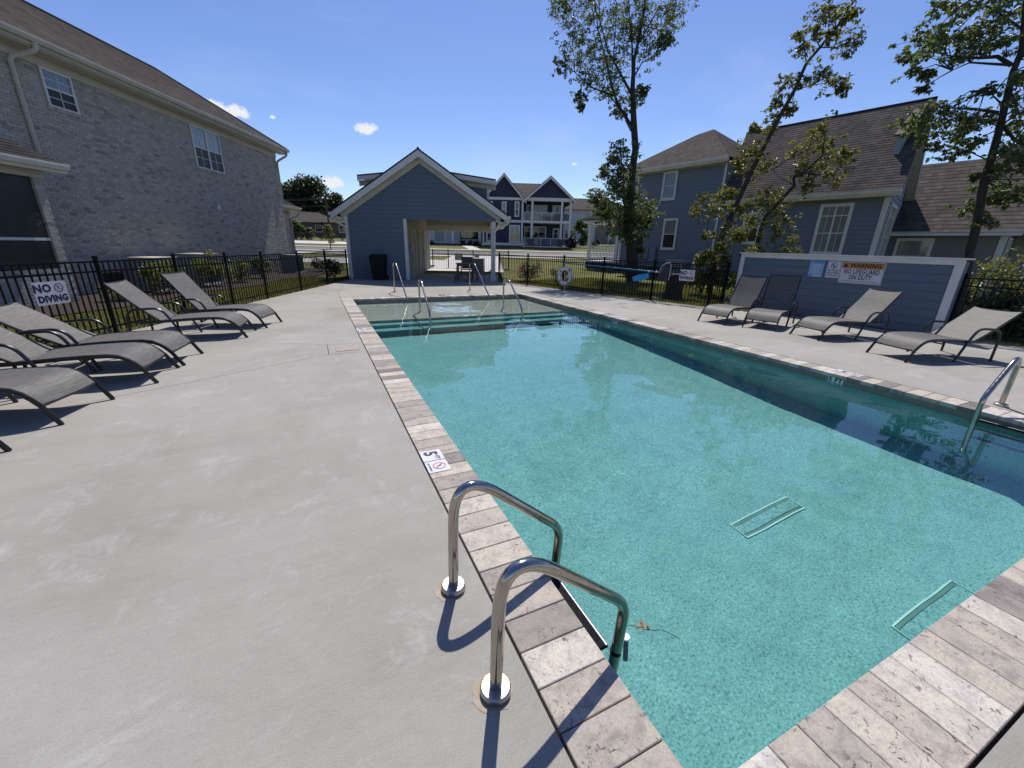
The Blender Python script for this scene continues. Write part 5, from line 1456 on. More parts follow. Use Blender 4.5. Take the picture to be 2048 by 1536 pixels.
# porch with white rails at the far end
MB().box(SA + 0.03, SA + 2.6, -4, 0.25, GR0 - 0.2, 0.62, WR).build('porch_base', M['brick_dark'], rh)
MB().box(SA + 0.03, SA + 2.65, -4, 0.3, 0.622, 0.70, WR).build('porch_floor', M['trim'], rh)
for s in (SA + 2.5, SA + 0.15):
    MB().box(s - 0.09, s + 0.09, 0.02, 0.2, 0.702, 3.0, WR).build('porch_column', M['trim'], rh)
for z in (0.80, 1.60): MB().box(SA + 0.26, SA + 2.4, 0.07, 0.13, z, z + 0.06, WR).build('porch_rail', M['trim'], rh)
for k in range(17): MB().box(SA + 0.32 + k * 0.125, SA + 0.36 + k * 0.125, 0.085, 0.115, 0.862, 1.598, WR).build('baluster', M['trim'], rh)
MB().box(SA + 0.43, SA + 2.7, -4, 0.35, 3.0, 3.25, WR).build('porch_beam', M['trim'], rh)
shingles(rh, WR(SA + 0.43, 0.6, 3.26), WR(SA + 3.0, 0.6, 3.26), WR(SA + 3.0, -3, 4.3), WR(SA + 0.43, -3, 4.3), M['shingle_dark'], name='porch_roof')
condenser(WR, -1.5, 0.9, 0.9, 1.0, 'air conditioner in the shade against the grey-blue house')
condenser(WR, -2.9, 0.9, 0.8, 0.85, 'second air conditioner beside the downspout of the grey-blue house')

# ------------------------------------------------------------------ other houses
def simple_house(name, W, s0, s1, depth, z0, ze, zr, wall_mat, roof_mat, label, ov=0.4, ridge_along=True, trim='trim'):
    c = W((s0 + s1) / 2, -depth / 2, 0)
    h = thing(name, (c.x, c.y, z0), label, 'house')
    MB().box(s0, s1, -depth, 0, z0 - 0.4, ze, W).build('wall', M[wall_mat], h)
    if ridge_along:
        for (t, sg) in ((ov, 1), (-depth - ov, -1)):
            shingles(h, W(s0 - ov, t, ze), W(s1 + ov, t, ze), W(s1 + ov, -depth / 2, zr), W(s0 - ov, -depth / 2, zr), M[roof_mat], 0.25)
        for s, sg in ((s0, -1), (s1, 1)):
            g = MB(); e = s + sg * 0.001
            g.add([W(e, 0, ze), W(e, -depth, ze), W(e, -depth / 2, zr - 0.25)], [(0, 1, 2)]); g.build('gable_wall', M[wall_mat], h)
    else:
        sm = (s0 + s1) / 2
        for s in (s0 - ov, s1 + ov):
            shingles(h, W(s, ov, ze), W(s, -depth - ov, ze), W(sm, -depth - ov, zr), W(sm, ov, zr), M[roof_mat], 0.25)
            MB().hexa([W(s, ov - 0.04, ze - 0.3), W(sm, ov - 0.04, zr - 0.3), W(sm, ov - 0.002, zr - 0.3), W(s, ov - 0.002, ze - 0.3), W(s, ov - 0.04, ze - 0.055), W(sm, ov - 0.04, zr - 0.055), W(sm, ov - 0.002, zr - 0.055), W(s, ov - 0.002, ze - 0.055)]).build('rake_board', M[trim], h)
        g = MB(); g.add([W(s0, 0.001, ze), W(s1, 0.001, ze), W(sm, 0.001, zr - 0.25)], [(0, 1, 2)]); g.build('gable_wall', M[wall_mat], h)
    MB().box(s0 - ov, s1 + ov, ov - 0.42, ov - 0.44 + 0.02, ze - 0.22, ze - 0.06, W)
    return h

# grey house behind the right tree
Pn = at_d(1870, 480, 26.0); WN = Wall((Pn.x, Pn.y), -12.0, True)
if WN.n.dot(Vector((-1, 0, 0))) < 0: WN = Wall((Pn.x, Pn.y), -12.0, False)
gh = simple_house('grey_house', WN, -2.0, 5.0, 7.0, 0.0, 2.45, 5.7, 'greysiding', 'shingle', 'grey one-storey house with brown shingle roof beside the grey-blue house')
window(gh, WN, 0.0, 1.25, 0.75, 2.25, 1, ('glass', 'glass_curtain'), 0.5, 0.12, 0.02)
MB().box(-2.05, -1.85, -0.1, 0.035, 0, 2.4, WN).build('corner_board', M['trim'], gh)
MB().box(-2.4, 5.4, 0.36, 0.40, 2.33, 2.5, WN).build('fascia', M['trim'], gh)
Pe = WN(-2.0, 0, 0); WNE = Wall((Pe.x, Pe.y), 78.0, True)
if WNE.n.dot(-WN.d) < 0: WNE = Wall((Pe.x, Pe.y), 78.0, False)
window(gh, WNE, 0.9, 2.5, 0.6, 2.3, 2, ('glass', 'glass'), 0.5, 0.1, 0.02)
# unfinished house
Pu = at_d(1985, 480, 30.0); WU = Wall((Pu.x, Pu.y), -12.0, True)
if WU.n.dot(Vector((-1, 0, 0))) < 0: WU = Wall((Pu.x, Pu.y), -12.0, False)
uh = simple_house('unfinished_house', WU, -9.0, 0.6, 9.0, 0.0, 5.0, 7.0, 'wrap', 'shingle_dark', 'house wrapped in white building sheet with dark porch roof behind the right tree')
window(uh, WU, -1.9, -0.7, 3.5, 4.7, 2, ('glass', 'glass'), 0.5, 0.08, 0.02)
window(uh, WU, -4.9, -3.7, 3.5, 4.7, 2, ('glass', 'glass'), 0.5, 0.08, 0.02)
window(uh, WU, -2.6, -1.2, 0.9, 2.6, 2, ('glass', 'glass'), 0.5, 0.1, 0.02)
shingles(uh, WU(-9, 2.2, 2.7), WU(0.8, 2.2, 2.7), WU(0.8, 0.02, 3.3), WU(-9, 0.02, 3.3), M['shingle_dark'], 0.25, name='porch_roof')
MB().box(-9, 0.8, 2.0, 2.15, 2.45, 2.64, WU).build('porch_beam', M['trim_cream'], uh)
for s in (0.6, -2.4, -5.4): MB().box(s - .1, s + .1, 1.98, 2.17, 0, 2.45, WU).build('porch_column', M['trim_cream'], uh)
MB().box(-9, 0.75, 0.02, 2.3, 0.0, 0.35, WU).build('porch_base', M['stone_dark'], uh)

# navy house with balcony
Pv = at_d(1043, 497, 58.0)
WV = Wall((Pv.x, Pv.y), 90 + 23.5, True)
if WV.n.dot(Vector((0, -1, 0))) < 0: WV = Wall((Pv.x, Pv.y), 90 + 23.5, False)
zg = tz(Pv.x, Pv.y)
z0 = 1.55                                            # porch floor
nh = thing('navy_house', (WV(1, -5, 0).x, WV(1, -5, 0).y, zg), 'navy two-storey house with white trim, columned porch and glass balcony', 'house')
F2, EV = z0 + 3.05, z0 + 5.75
# left block projecting forwards, right block with the porch
LB0, LB1 = -5.0, 0.0
WVl = WV.off(1.6)
MB().box(LB0, LB1, -9, 0, z0, EV, WVl).build('wall', M['navy'], nh)
MB().box(LB0 - .02, 6.0, -9, 0.03, zg - 0.5, z0 - 0.002, WVl).build('foundation', M['stone_dark'], nh)
MB().box(LB1 + 0.001, 5.6, -9, -0.6, z0, EV, WV).build('wall', M['navy'], nh)
# roofs: gable over each front
def gable_front(h, W, s0, s1, t1, ze, zr, depth, wall_mat, roof_mat, ov=0.35):
    sm = (s0 + s1) / 2
    for s in (s0 - ov, s1 + ov):
        zs_ = ze - (zr - ze) * ov / (sm - s0)
        shingles(h, W(s, t1 + ov, zs_), W(s, -depth, zs_), W(sm, -depth, zr), W(sm, t1 + ov, zr), M[roof_mat], 0.3)
        MB().hexa([W(s, t1 + ov - 0.05, zs_ - 0.36), W(sm, t1 + ov - 0.05, zr - 0.36), W(sm, t1 + ov, zr - 0.36), W(s, t1 + ov, zs_ - 0.36), W(s, t1 + ov - 0.05, zs_ - 0.055), W(sm, t1 + ov - 0.05, zr - 0.055), W(sm, t1 + ov, zr - 0.055), W(s, t1 + ov, zs_ - 0.055)]).build('rake_board', M['trim'], h)
    g = MB(); g.prism([(s0, ze), (s1, ze), (sm, zr - 0.2)], 0, 0.2, lambda x, y, z: W(x, t1 - z, y)); g.build('gable_wall', M[wall_mat], h)
gable_front(nh, WVl, LB0, LB1, 0.0, EV, EV + 2.75, 8, 'navy', 'shingle')
gable_front(nh, WV, 0.3, 6.3, 1.9, EV + 0.05, EV + 2.55, 9, 'navy', 'shingle')
shingles(nh, WV(-2.5, 1.0, EV + 0.1), WV(3.3, 1.0, EV + 0.1), WV(3.3, -4, EV + 2.4), WV(-2.5, -4, EV + 2.4), M['shingle'], 0.3)
MB().box(LB0, LB1 + 0.1, 0.0, 0.06, EV - 0.3, EV, WVl).build('belt_board', M['trim'], nh)
MB().box(LB0, LB1 + 0.1, 0.0, 0.06, F2 - 0.25, F2 + 0.05, WVl).build('belt_board', M['trim'], nh)
MB().box(LB0, LB1 + 0.1, 0.0, 0.06, z0, z0 + 0.3, WVl).build('belt_board', M['trim'], nh)
MB().box(LB1 - 0.2, LB1 + 0.03, 0.0, 0.07, z0, EV, WVl).build('corner_board', M['trim'], nh)
for (a, b, c, d) in ((-4.6, -3.9, F2 + 0.5, F2 + 2.2), (-2.75, -2.15, F2 + 0.45, F2 + 2.2), (-1.1, -0.5, F2 + 0.5, F2 + 2.25), (-1.75, -0.35, z0 + 0.4, z0 + 2.5), (-4.7, -3.5, z0 + 0.4, z0 + 2.5)):
    window(nh, WVl, a, b, c, d, 1 if b - a < 1 else 2, ('glass', 'glass_blind'), 0.5, 0.13, 0.02)
WVb = WV.off(-0.6)
window(nh, WVb, 0.5, 3.3, F2 + 0.2, F2 + 2.1, 3, ('glass', 'glass_blind'), 0.5, 0.14, 0.02)
window(nh, WVb, 4.0, 5.2, F2 + 0.1, F2 + 2.1, 2, ('glass', 'glass_blind'), 0.4, 0.14, 0.02)
window(nh, WVb, 0.3, 3.3, z0 + 0.3, z0 + 2.5, 3, ('glass', 'glass_blind'), 0.7, 0.14, 0.02)
window(nh, WVb, 4.2, 5.0, z0 + 0.05, z0 + 2.3, 1, ('glass', 'glass'), 0.75, 0.12, 0.02, name='door')
MB().box(0.0, 6.2, -0.55, 1.9, z0 - 0.15, z0, WV).build('porch_floor', M['trim'], nh)
MB().box(0.0, 6.2, -0.55, 1.95, F2 - 0.25, F2 + 0.05, WV).build('balcony_floor', M['trim'], nh)
MB().box(0.1, 6.2, 1.3, 1.9, EV - 0.35, EV + 0.04, WV).build('balcony_beam', M['trim'], nh)
for s in (1.15, 4.95, 6.05):
    MB().box(s - 0.14, s + 0.14, 1.6, 1.88, z0, F2 - 0.25, WV).build('column', M['trim'], nh)
    MB().box(s - 0.12, s + 0.12, 1.62, 1.86, F2 + 0.05, EV - 0.35, WV).build('column', M['trim'], nh)
    MB().box(s - 0.28, s + 0.28, 1.5, 2.0, z0, z0 + 0.9, WV).build('column_pier', M['stone_dark'], nh)
for zz in (z0, F2 + 0.05):
    MB().box(0.1, 6.1, 1.72, 1.78, zz + 0.95, zz + 1.0, WV).build('balcony_rail', M['trim'], nh)
    for s in (0.12, 2.4, 3.7): MB().box(s - 0.03, s + 0.03, 1.70, 1.79, zz, zz + 0.95, WV).build('balustrade_post', M['trim'], nh)
    MB().box(0.15, 6.0, 1.74, 1.755, zz + 0.1, zz + 0.93, WV).build('glass_panel', glass_mat('balustrade_glass', (0.10, 0.125, 0.15), 0.08), nh)
# steps down from the porch
for k in range(6): MB().box(6.2 + 0.3 * k, 6.5 + 0.3 * k, 0.3, 1.7, zg - 0.3, z0 - 0.2 * (k + 1) + 0.1, WV).build('stair_step', M['trim_cream'], nh)
for t_ in (0.25, 1.75): MB().tube([WV(6.2, t_, z0 + 0.95), WV(8.0, t_, z0 - 0.15)], 0.06, 6).build('stair_rail', M['trim'], nh)

# white house seen through the breezeway
Pw = at_d(870, 487, 62.0)
WW = Wall((Pw.x, Pw.y), 90 + 23.5, True)
if WW.n.dot(Vector((0, -1, 0))) < 0: WW = Wall((Pw.x, Pw.y), 90 + 23.5, False)
zw = 1.62
wh = simple_house('white_house', WW, -6, 6.6, 9, zw, zw + 3.1, zw + 6.2, 'housewhite', 'shingle', 'white house with deep porch and pale door, seen through the breezeway')
MB().box(-6, 6.6, 0, 2.0, zw - 1.2, zw, WW).build('porch_base', M['stone_dark'], wh)
window(wh, WW, -0.3, 1.6, zw, zw + 2.5, 1, ('door_blue', 'door_blue'), 0.72, 0.25, 0.02, name='door')
window(wh, WW, -3.3, -2.3, zw + 1.0, zw + 2.4, 1, ('glass', 'glass'), 0.5, 0.06, 0.02, tm='black_metal')
window(wh, WW, 3.6, 6.3, zw + 0.7, zw + 2.5, 3, ('glass', 'glass'), 0, 0.08, 0.02, tm='black_metal')
for s in (-5.7, 2.75, 6.4): MB().box(s - .15, s + .15, 1.6, 1.9, zw, zw + 3.0, WW).build('porch_column', M['trim'], wh)
MB().box(-6.3, 6.9, 1.5, 2.0, zw + 2.75, zw + 3.05, WW).build('porch_beam', M['trim'], wh)
MB().box(-6.3, 6.9, 0.42, 2.2, zw + 3.06, zw + 3.16, WW).build('porch_roof', M['shingle_dark'], wh)

# distant taupe houses right of the navy house
for (px, s0, s1, d, mat, ze, zr, lab, ra) in ((1150, -6.0, 3.2, 74, 'housewhite', 7.4, 9.6, 'pale two-storey house just past the navy house balcony', True), (1180, -5, 5.0, 84, 'taupe', 7.2, 10.0, 'taupe two-storey house with white gable beyond the small green tree', True), (1215, -5.5, 5, 92, 'olive', 6.6, 10.0, 'olive and taupe house furthest along the street', False)):
    Pz = at_d(px, 490, d); Wz = Wall((Pz.x, Pz.y), 90 + 23.5, True)
    if Wz.n.dot(Vector((0, -1, 0))) < 0: Wz = Wall((Pz.x, Pz.y), 90 + 23.5, False)
    gz = tz(Pz.x, Pz.y)
    hz = simple_house('street_house', Wz, s0, s1, 9, gz - 1, ze, zr, mat, 'shingle', lab, ridge_along=ra)
    for q in (0.15, 0.5, 0.85):
        s = s0 + (s1 - s0) * q
        for zz in (gz + 0.9, gz + 3.6): window(hz, Wz, s - 0.5, s + 0.5, zz, zz + 1.6, 1, ('glass', 'glass_blind'), 0.5, 0.12, 0.02)
    MB().box(s0, s1, 0.0, 0.05, gz + 2.9, gz + 3.15, Wz).build('belt_board', M['trim'], hz)
    if mat == 'taupe':
        gable_front(hz, Wz, 0.2, 3.4, 0.8, ze - 0.2, ze + 1.7, 4, 'taupe', 'shingle')
        for s in (0.3, 3.3): MB().box(s - .12, s + .12, 0.6, 0.8, gz, ze - 0.2, Wz).build('porch_column', M['trim'], hz)

# brick ranch houses, crossbuck fence, utility pole up the slope
for (px, d, s0, s1, lab) in ((610, 88, -9, 6.5, 'low brick ranch house with brown hip roof below the big trees'), (690, 84, -3.4, 9, 'second low brick ranch house beside the utility pole')):
    Pz = at_d(px, 470, d); Wz = Wall((Pz.x, Pz.y), 95, True)
    if Wz.n.dot(Vector((0, -1, 0))) < 0: Wz = Wall((Pz.x, Pz.y), 95, False)
    gz = tz(Pz.x, Pz.y)
    c = Wz(0, -4, 0); h = thing('ranch_house', (c.x, c.y, gz), lab, 'house')
    MB().box(s0, s1, -9, 0, gz - 0.5, gz + 2.5, Wz).build('wall', M['ranchbrick'], h)
    e, r = gz + 2.5, gz + 4.5
    shingles(h, Wz(s0 - .5, .5, e), Wz(s1 + .5, .5, e), Wz(s1 - 4.2, -4.5, r), Wz(s0 + 4.2, -4.5, r), M['shingle'], 0.3)
    shingles(h, Wz(s1 + .5, .5, e), Wz(s1 + .5, -9.5, e), Wz(s1 - 4.2, -4.5, r), Wz(s1 - 4.2, -4.5, r), M['shingle'], 0.3)
    shingles(h, Wz(s0 - .5, .5, e), Wz(s0 - .5, -9.5, e), Wz(s0 + 4.2, -4.5, r), Wz(s0 + 4.2, -4.5, r), M['shingle'], 0.3)
    for q in (0.2, 0.45, 0.7): window(h, Wz, s0 + (s1 - s0) * q, s0 + (s1 - s0) * q + 1.3, gz + 0.9, gz + 2.1, 1, ('glass', 'glass'), 0.5, 0.1, 0.02)
a, b = at_d(560, 472, 72), at_d(705, 478, 68)
cf = thing('crossbuck_fence', (a.x, a.y, tz(a.x, a.y)), 'dark crossbuck rail fence on the far lawn below the ranch houses', 'fence')
prev = None
for k in range(8):
    p = a.lerp(b, k / 7); z = tz(p.x, p.y)
    MB().tube([(p.x, p.y, z - .1), (p.x, p.y, z + 1.15)], 0.07, 6).build('post', M['post_wood'], cf)
    if prev:
        q, zq = prev
        for (u, w) in ((1.05, 1.05), (0.2, 1.0), (1.0, 0.2)): MB().tube([(q.x, q.y, zq + u), (p.x, p.y, z + w)], 0.05, 6).build('rail', M['post_wood'], cf)
    prev = (p, z)
p = at_d(660, 470, 80); zt = at_d(654, 392, 80).z
up_ = thing('utility_pole', (p.x, p.y, tz(p.x, p.y)), 'wooden utility pole with crossarm in front of the big trees', 'pole')
MB().tube([(p.x, p.y, tz(p.x, p.y) - .2), (p.x, p.y, zt)], [0.17, 0.11], 8).build('shaft', M['post_wood'], up_)
MB().tube([(p.x - 1.1, p.y + 0.1, zt - 0.5), (p.x + 1.1, p.y - 0.1, zt - 0.5)], 0.07, 6).build('crossarm', M['post_wood'], up_)
for dx, dz in ((-1, 0), (0, -1.1), (1, 0), (0, -2.0)):
    w = thing('power_line', (p.x + dx, p.y, zt - .4 + dz), 'thin power line running from the utility pole behind the brick house', 'wire', 'power lines on the utility pole')
    MB().tube([(p.x + dx, p.y, zt - 0.42 + dz)] + [(p.x + dx - 40 * k / 6, p.y + 6 * k / 6, zt - 0.42 + dz - 1.2 * math.sin(math.pi * k / 6)) for k in range(1, 7)], 0.022, 5).build('cable', M['wire'], w)

# ------------------------------------------------------------------ trees and plants
def leaf_cloud(clumps, size, seed, droop=0.3, aspect=0.62):
    """clumps: (centre, radius vector, count); pointed leaves as folded diamonds"""
    r = random.Random(seed); vs, fs = [], []
    for c, rad, n in clumps:
        for _ in range(n):
            while True:
                p = Vector((r.uniform(-1, 1), r.uniform(-1, 1), r.uniform(-1, 1)))
                if 0.02 < p.length_squared < 1: break
            p = p * (p.length ** 0.25)
            o = c + Vector((p.x * rad[0], p.y * rad[1], p.z * rad[2]))
            a = r.uniform(0, 6.283); el = r.uniform(-1.0, 0.6) - droop
            d = Vector((math.cos(a) * math.cos(el), math.sin(a) * math.cos(el), math.sin(el)))
            side = d.cross(Vector((0, 0, 1)))
            if side.length < 1e-3: side = Vector((1, 0, 0))
            side.normalize(); nn = side.cross(d)
            side = (side * math.cos(t_ := r.uniform(-1.2, 1.2)) + nn * math.sin(t_)).normalized()
            L = size * r.uniform(0.6, 1.25); w = L * aspect * 0.5
            k = len(vs); nn = side.cross(d)
            vs += [tuple(o), tuple(o + d * L * 0.45 + side * w + nn * w * 0.3), tuple(o + d * L), tuple(o + d * L * 0.45 - side * w + nn * w * 0.3)]
            fs += [(k, k + 1, k + 2), (k, k + 2, k + 3)]
    return vs, fs

def leaf_obj(name, vs, fs, mat, parent):
    me = bpy.data.meshes.new(name); org = ORG[parent]
    me.from_pydata([(x - org.x, y - org.y, z - org.z) for x, y, z in vs], [], fs); me.materials.append(mat)
    o = mesh_obj(name, me, parent); o['kind'] = 'stuff'; return o

def px_tree(name, label, dist, trunk, limbs, clumps, leafsize, mat, seed, group=None, density=1.0, cat='tree', base=None, bark='bark', twigs=True, spread=0.62, flat=0.9):
    """trunk and limbs as (px, py, radius) polylines at a known distance; clumps as (px, py, radius px, n)"""
    r = random.Random(seed)
    T = [at_d(x, y, dist) for x, y, _ in trunk]
    if base is not None: T[0] = Vector(base)
    z0 = tz(T[0].x, T[0].y); T[0] = Vector((T[0].x, T[0].y, z0 - 0.1))
    t = thing(name, (T[0].x, T[0].y, z0), label, cat, group)
    MB().tube(T, [w for *_, w in trunk], 10).build('trunk', M[bark], t, smooth=True)
    lim_pts = []
    for lm in limbs:
        dj = r.uniform(-0.8, 0.8)
        pts = [at_d(x, y, dist + dj * i / max(1, len(lm) - 1)) for i, (x, y, _) in enumerate(lm)]
        MB().tube(pts, [w for *_, w in lm], 6).build('limb', M[bark], t, smooth=True)
        lim_pts += pts
    lim_pts += T[len(T) // 3:]
    cl = []; tw = MB()
    for (x, y, rp, n) in clumps:
        dj = r.uniform(-0.9, 0.9)
        c = at_d(x, y, dist + dj); rad = rp / FPX * dist
        if twigs:
            q = min(lim_pts, key=lambda v: (v - c).length)
            mid = (q + c) / 2 + Vector((r.uniform(-.1, .1), r.uniform(-.1, .1), r.uniform(0, .2)))
            tw.tube([q, mid, c], [0.018, 0.011, 0.004], 5)
        # several lumps per clump, so that it has gaps
        k = max(6, int(n * density / 13))
        for _ in range(k):
            o = Vector((r.gauss(0, spread), r.gauss(0, spread), r.gauss(0, spread * flat))) * rad
            rr = rad * r.uniform(0.16, 0.34)
            cl.append((c + o, (rr, rr, rr * 0.75), int(n * density / k) + 1))
            if twigs and r.random() < 0.5: tw.tube([c, c + o], [0.006, 0.003], 4)
    if tw.v: tw.build('twigs', M[bark], t, stuff=True)
    vs, fs = leaf_cloud(cl, leafsize, seed)
    leaf_obj('crown', vs, fs, M[mat], t)
    return t

rt = random.Random(44)
def jitter(lst, n, s=1.0): return [(x, y, r * s, n) for x, y, r in lst]
# tall slender tree
TALL = [(1268, 560, .24), (1268, 518, .22), (1259, 482, .20), (1254, 452, .19), (1259, 406, .175), (1266, 330, .155), (1271, 299, .145), (1268, 254, .135), (1265, 180, .10), (1268, 120, .07), (1275, 90, .06), (1287, 30, .045), (1295, -40, .03)]
TL = [[(1265, 256, .075), (1236, 210, .06), (1224, 174, .05), (1212, 120, .035), (1196, 60, .025), (1190, 0, .02)],
      [(1227, 192, .04), (1182, 174, .028), (1149, 144, .015), (1128, 128, .008)],
      [(1262, 186, .06), (1242, 150, .05), (1215, 99, .035), (1200, 45, .025), (1197, -10, .02)],
      [(1270, 150, .04), (1284, 126, .02), (1310, 108, .01)], [(1274, 92, .045), (1296, 54, .035), (1317, 15, .02)],
      [(1265, 170, .045), (1264, 90, .035), (1258, 20, .02), (1256, -30, .015)], [(1240, 215, .03), (1206, 180, .02), (1180, 130, .012)],
      [(1262, 262, .03), (1250, 240, .012)], [(1225, 140, .03), (1229, 80, .02), (1234, 10, .012)]]
TC = jitter([(1130, 20, 26), (1160, 12, 30), (1150, 50, 24), (1185, 40, 30), (1215, 25, 30), (1250, 20, 28), (1290, 20, 30), (1325, 20, 32), (1355, 12, 22), (1200, 80, 26), (1165, 85, 22), (1235, 75, 26),
             (1150, 118, 22), (1125, 128, 13), (1180, 125, 24), (1210, 120, 22), (1240, 118, 22), (1300, 70, 24), (1320, 90, 16), (1298, 104, 18), (1332, 76, 10), (1280, 58, 20), (1262, 60, 20), (1170, 160, 18), (1195, 165, 18),
             (1160, 195, 9), (1163, 212, 6), (1236, 180, 18), (1248, 205, 16), (1238, 222, 11), (1276, 190, 11), (1284, 180, 7), (1225, 155, 18), (1340, 40, 18), (1270, 8, 26), (1120, 5, 14)], 380)
TC += jitter([(rt.uniform(1130, 1370), rt.uniform(-60, -8), rt.uniform(22, 32)) for _ in range(12)], 150)
px_tree('tall_tree', 'tall slender tree with a high open crown standing on the lawn beyond the life ring', 21.0, TALL, TL, TC, 0.105, 'leaf', 101, base=at_z(1268, 575, 0) if False else None)
# small bushy tree behind it
px_tree('young_tree', 'small leafy tree behind the tall trunk, in front of the grey-blue house', 21.0,
        [(1258, 548, .09), (1256, 480, .08), (1250, 420, .06), (1246, 350, .04), (1240, 295, .02)], [[(1255, 470, .05), (1285, 430, .03), (1300, 412, .015)], [(1252, 450, .05), (1215, 420, .03), (1195, 400, .015)]],
        jitter([(1240, 300, 14), (1246, 330, 20), (1232, 350, 18), (1225, 375, 20), (1250, 365, 20), (1205, 400, 18), (1190, 398, 10), (1230, 410, 24), (1255, 420, 22), (1215, 430, 18), (1245, 450, 22), (1232, 460, 16), (1285, 425, 20), (1300, 415, 13), (1282, 455, 18), (1295, 440, 14), (1275, 480, 12), (1280, 500, 8), (1208, 345, 7), (1255, 470, 14), (1222, 320, 10), (1262, 390, 14), (1236, 385, 18), (1270, 440, 16), (1205, 420, 12)], 620), 0.105, 'leaf', 102, density=1.0)
# leaning thin tree
L1 = [(1424, 560, .11), (1426, 520, .10), (1436, 490, .095), (1460, 437, .085), (1505, 338, .075), (1556, 240, .065), (1589, 180, .055), (1613, 126, .045), (1670, 60, .035), (1709, 0, .028), (1740, -50, .015)]
px_tree('leaning_tree', 'thin tree leaning right across the grey-blue house roof', 17.0, L1,
        [[(1589, 180, .02), (1625, 170, .015), (1660, 165, .01), (1682, 180, .006)], [(1640, 95, .02), (1665, 95, .012), (1700, 92, .008)], [(1613, 126, .018), (1606, 80, .012)], [(1460, 437, .03), (1420, 430, .015), (1395, 420, .01)], [(1520, 308, .02), (1490, 300, .01)]],
        jitter([(1660, 10, 26), (1640, 35, 22), (1628, 62, 15), (1690, 30, 14), (1705, 30, 12), (1602, 70, 13), (1610, 95, 16), (1680, 85, 20), (1705, 92, 15), (1662, 72, 10), (1570, 165, 16), (1600, 160, 15), (1640, 148, 18), (1668, 165, 17), (1680, 182, 9), (1555, 205, 16), (1545, 232, 15), (1580, 215, 12), (1512, 255, 8), (1540, 255, 12),
                (1485, 305, 20), (1510, 300, 18), (1530, 330, 20), (1475, 330, 15), (1500, 345, 18), (1440, 395, 18), (1410, 400, 15), (1465, 385, 18), (1430, 425, 18), (1395, 425, 12), (1450, 460, 16), (1415, 470, 12), (1480, 420, 16), (1495, 470, 14)], 235), 0.10, 'leaf_olive', 103, spread=0.44)
# second leaning tree
px_tree('leaning_tree', 'low crooked tree with olive leaves leaning over the blue privacy wall', 17.5,
        [(1508, 560, .085), (1512, 500, .08), (1521, 462, .075), (1532, 431, .07), (1562, 400, .062), (1589, 371, .055), (1587, 356, .05), (1616, 338, .04), (1645, 310, .025), (1650, 270, .012)],
        [[(1600, 345, .03), (1640, 350, .02), (1675, 340, .01)], [(1589, 371, .02), (1560, 355, .012), (1545, 340, .006)], [(1540, 425, .02), (1570, 430, .01)]],
        jitter([(1645, 262, 17), (1620, 290, 22), (1650, 300, 20), (1600, 310, 20), (1640, 330, 20), (1680, 320, 18), (1665, 350, 18), (1695, 305, 8), (1605, 345, 14), (1620, 370, 13), (1545, 385, 18), (1520, 400, 18), (1560, 410, 18), (1535, 440, 18), (1570, 440, 15), (1550, 465, 16), (1500, 440, 15)], 280), 0.095, 'leaf_olive', 104, spread=0.5)
# large tree at the right
RTK = [(1920, 610, .10), (1930, 560, .095), (1940, 500, .09), (1951, 460, .087), (1969, 360, .08), (1981, 323, .076), (1999, 258, .068), (2026, 144, .058), (2044, 99, .054), (2052, 0, .046), (2060, -80, .034)]
px_tree('spreading_tree', 'large tree with drooping side branches beyond the end of the blue privacy wall', 15.5, RTK,
        [[(2022, 130, .05), (1995, 113, .04), (1960, 116, .03), (1910, 114, .02), (1870, 105, .01)], [(2020, 130, .03), (1940, 125, .02), (1905, 140, .01)], [(1996, 225, .04), (1950, 218, .03), (1900, 216, .02), (1860, 235, .01)], [(2003, 250, .04), (2030, 280, .03), (2060, 300, .02)], [(2000, 205, .02), (1985, 190, .012), (1970, 180, .008)], [(2000, 240, .03), (1950, 245, .02), (1890, 240, .012)], [(2035, 120, .04), (2075, 90, .03)], [(2046, 60, .03), (1990, 20, .02), (1940, 0, .01)]],
        jitter([(1880, 8, 18), (1905, 25, 15), (1935, 8, 20), (1960, 15, 18), (1985, 30, 20), (2010, 10, 20), (2035, 25, 18), (1860, 70, 20), (1830, 82, 15), (1812, 115, 12), (1840, 110, 18), (1825, 145, 12), (1875, 90, 18), (1900, 80, 18), (1925, 70, 18), (1950, 80, 20), (1975, 85, 20), (2000, 95, 20), (2030, 80, 20), (1920, 110, 16), (1960, 60, 14), (1855, 150, 12), (1845, 178, 5),
                (1970, 180, 10), (1895, 210, 13), (1850, 228, 18), (1825, 245, 18), (1870, 235, 20), (1850, 262, 20), (1885, 265, 20), (1915, 235, 20), (1935, 250, 20), (1950, 240, 20), (1975, 232, 16), (1920, 285, 18), (1940, 290, 18), (1870, 290, 15), (1905, 305, 13), (2025, 190, 16), (2040, 215, 18), (2030, 250, 16), (2045, 160, 14), (2040, 280, 16), (2010, 310, 14), (2035, 330, 16), (2000, 335, 12), (1975, 380, 18), (1960, 400, 16), (1945, 420, 16), (1990, 400, 14), (2010, 395, 14), (2035, 390, 14), (1970, 440, 16), (1955, 350, 10)], 175)
        + jitter([(rt.uniform(1900, 2250), rt.uniform(-160, -15), rt.uniform(18, 30)) for _ in range(18)], 120) + jitter([(rt.uniform(2055, 2250), rt.uniform(0, 380), rt.uniform(18, 30)) for _ in range(26)], 110), 0.10, 'leaf', 105, spread=0.52, flat=0.6)

